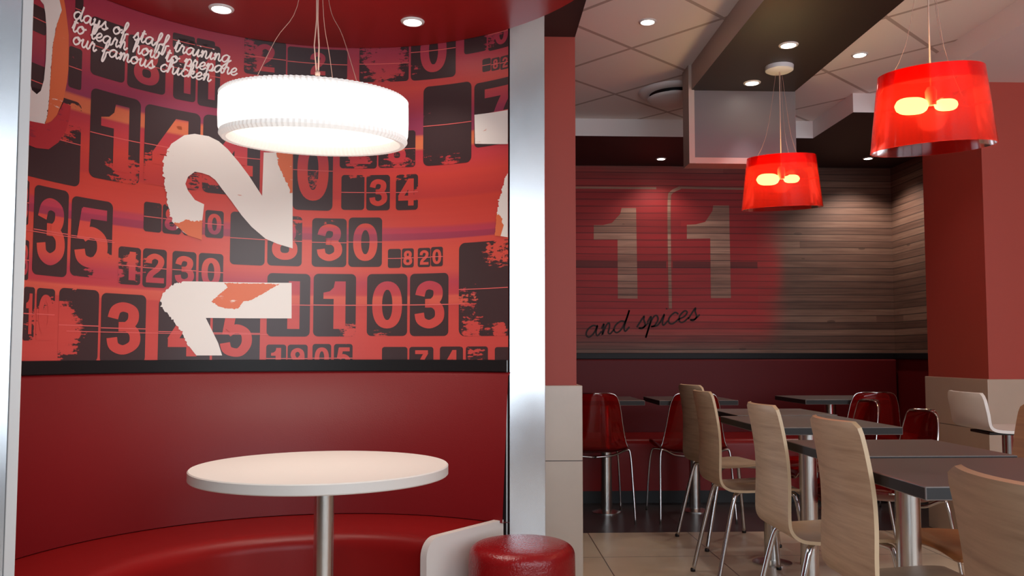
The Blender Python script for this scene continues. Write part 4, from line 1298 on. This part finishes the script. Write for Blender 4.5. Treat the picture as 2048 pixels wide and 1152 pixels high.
def red_chair():
    e = empty('red_chair', (0, 0, 0))
    # clear shell: back flares out down to the seat, local +x forward
    key = [(.22, .415), (.20, .445), (.10, .452), (-.02, .445), (-.12, .440), (-.185, .46), (-.215, .52), (-.235, .62), (-.255, .74), (-.265, .80), (-.268, .83)]
    prof = catmull(key, 4)
    n, NW, th = len(prof), 14, .007
    b = MB()
    T_, B2 = [], []
    for i in range(n):
        x, z = prof[i]
        a, c = prof[max(i - 1, 0)], prof[min(i + 1, n - 1)]
        t_ = Vector((c[0] - a[0], 0, c[1] - a[1])).normalized()
        nrm = Vector((t_.z, 0, -t_.x))
        u = i / (n - 1)
        hw = .218 if u < .52 else .218 - .095 * ((u - .52) / .48)
        if u > .9:
            hw -= .05 * (1 - math.sqrt(max(0, 1 - ((u - .9) / .1) ** 2)))
        if u < .1:
            hw -= .03 * (1 - math.sqrt(max(0, 1 - ((.1 - u) / .1) ** 2)))
        r1, r2 = [], []
        for k in range(NW + 1):
            yy = -1 + 2 * k / NW
            lift = .045 * yy ** 4 * (1 - sm(.35, .6, u))
            bow = sm(.4, .65, u) * .05 * yy * yy
            p_ = Vector((x + bow, yy * hw, z + lift))
            r1.append(b.bm.verts.new(p_ + nrm * th / 2))
            r2.append(b.bm.verts.new(p_ - nrm * th / 2))
        T_.append(r1)
        B2.append(r2)
    for i in range(n - 1):
        for k in range(NW):
            b.bm.faces.new((T_[i][k], T_[i + 1][k], T_[i + 1][k + 1], T_[i][k + 1]))
            b.bm.faces.new((B2[i][k], B2[i][k + 1], B2[i + 1][k + 1], B2[i + 1][k]))
        for k in (0, NW):
            b.bm.faces.new((T_[i][k], B2[i][k], B2[i + 1][k], T_[i + 1][k]))
    for i in (0, n - 1):
        for k in range(NW):
            b.bm.faces.new((T_[i][k], T_[i][k + 1], B2[i][k + 1], B2[i][k]))
    # rim wire that follows the edge of the shell
    rim = []
    for k in (0, NW):
        rim.append([(T_[i][k].co + B2[i][k].co) / 2 for i in range(n)])
    topedge = [(T_[n - 1][k].co + B2[n - 1][k].co) / 2 for k in range(NW + 1)]
    b.build('shell', M['red_chair'], e, smooth_angle=50)
    pth = rim[0][10:] + topedge[1:-1] + rim[1][10:][::-1]
    MB().tube([tuple(p_) for p_ in pth], .0045, 8).build('rim_wire', M['chrome'], e)
    for sy in (-1, 1):
        MB().tube(catmull([(-.27, sy * .245, 0), (-.235, sy * .236, .25), (-.205, sy * .226, .44), (-.195, sy * .20, .462), (-.16, sy * .12, .425), (-.14, sy * .0, .41)], 5), .0075, 8).build('leg', M['chrome'], e)
        MB().tube(catmull([(.23, sy * .235, 0), (.21, sy * .222, .25), (.19, sy * .205, .41), (.175, sy * .17, .43), (.15, sy * .09, .415), (.14, 0, .41)], 5), .0075, 8).build('leg', M['chrome'], e)
    return e
GR = 'clear red shell chairs'
proto_r = red_chair()
reds = [
    (0.755, 5.64, 90, 'clear red shell chair at the far bench, its left side cut by the pillar'),
    (1.405, 5.64, 90, 'clear red shell chair behind the two farthest oak chairs'),
    (2.62, 5.70, 90, 'clear red shell chair with rim wire at the right far bench table'),
    (1.91, 4.55, 176, 'clear red shell chair facing left, beyond the fourth dark table'),
    (1.77, 3.72, 178, 'clear red shell chair facing left, in front of the beige tiled column'),
]
first = True
for x, y, r, lab in reds:
    o = proto_r if first else copy_tree(proto_r)
    first = False
    o.location = (x, y, 0)
    o.rotation_euler = (0, 0, math.radians(r))
    tag(o, lab, 'chair', GR)

# ---- white stool by the right column
e = empty('white_bar_stool', (2.55, 3.98, 0), math.radians(-7))
tag(e, 'white low-backed swivel stool on a chrome stem by the tiled column', 'stool')
key = [(.2, .71), (.17, .722), (.05, .722), (-.09, .722), (-.16, .735), (-.195, .775), (-.21, .83), (-.222, .90)]
prof = catmull(key, 4)
n, NW, th = len(prof), 8, .014
b = MB()
T_, B2 = [], []
for i in range(n):
    x, z = prof[i]
    a, c = prof[max(i - 1, 0)], prof[min(i + 1, n - 1)]
    t_ = Vector((c[0] - a[0], 0, c[1] - a[1])).normalized()
    nrm = Vector((t_.z, 0, -t_.x))
    u = i / (n - 1)
    hw = .195 - (.03 * ((u - .9) / .1) ** 2 if u > .9 else 0)
    r1, r2 = [], []
    for k in range(NW + 1):
        yy = -1 + 2 * k / NW
        p_ = Vector((x + sm(.5, .8, u) * .03 * yy * yy, yy * hw, z))
        r1.append(b.bm.verts.new(p_ + nrm * th / 2))
        r2.append(b.bm.verts.new(p_ - nrm * th / 2))
    T_.append(r1)
    B2.append(r2)
for i in range(n - 1):
    for k in range(NW):
        b.bm.faces.new((T_[i][k], T_[i + 1][k], T_[i + 1][k + 1], T_[i][k + 1]))
        b.bm.faces.new((B2[i][k], B2[i][k + 1], B2[i + 1][k + 1], B2[i + 1][k]))
    for k in (0, NW):
        b.bm.faces.new((T_[i][k], B2[i][k], B2[i + 1][k], T_[i + 1][k]))
for i in (0, n - 1):
    for k in range(NW):
        b.bm.faces.new((T_[i][k], T_[i][k + 1], B2[i][k + 1], B2[i][k]))
b.build('shell', M['white_plastic'], e, smooth_angle=45)
MB().box(-.13, .1, -.1, .1, .700, .713, bev=.003).build('mount', M['black'], e)
MB().lathe([(.025, .02), (.025, .70)], 24).build('stem', M['chrome'], e, smooth_angle=40)
MB().lathe([(.2, 0), (.2, .008), (.05, .024), (0, .024)], 40).build('base', M['chrome'], e, smooth_angle=40)
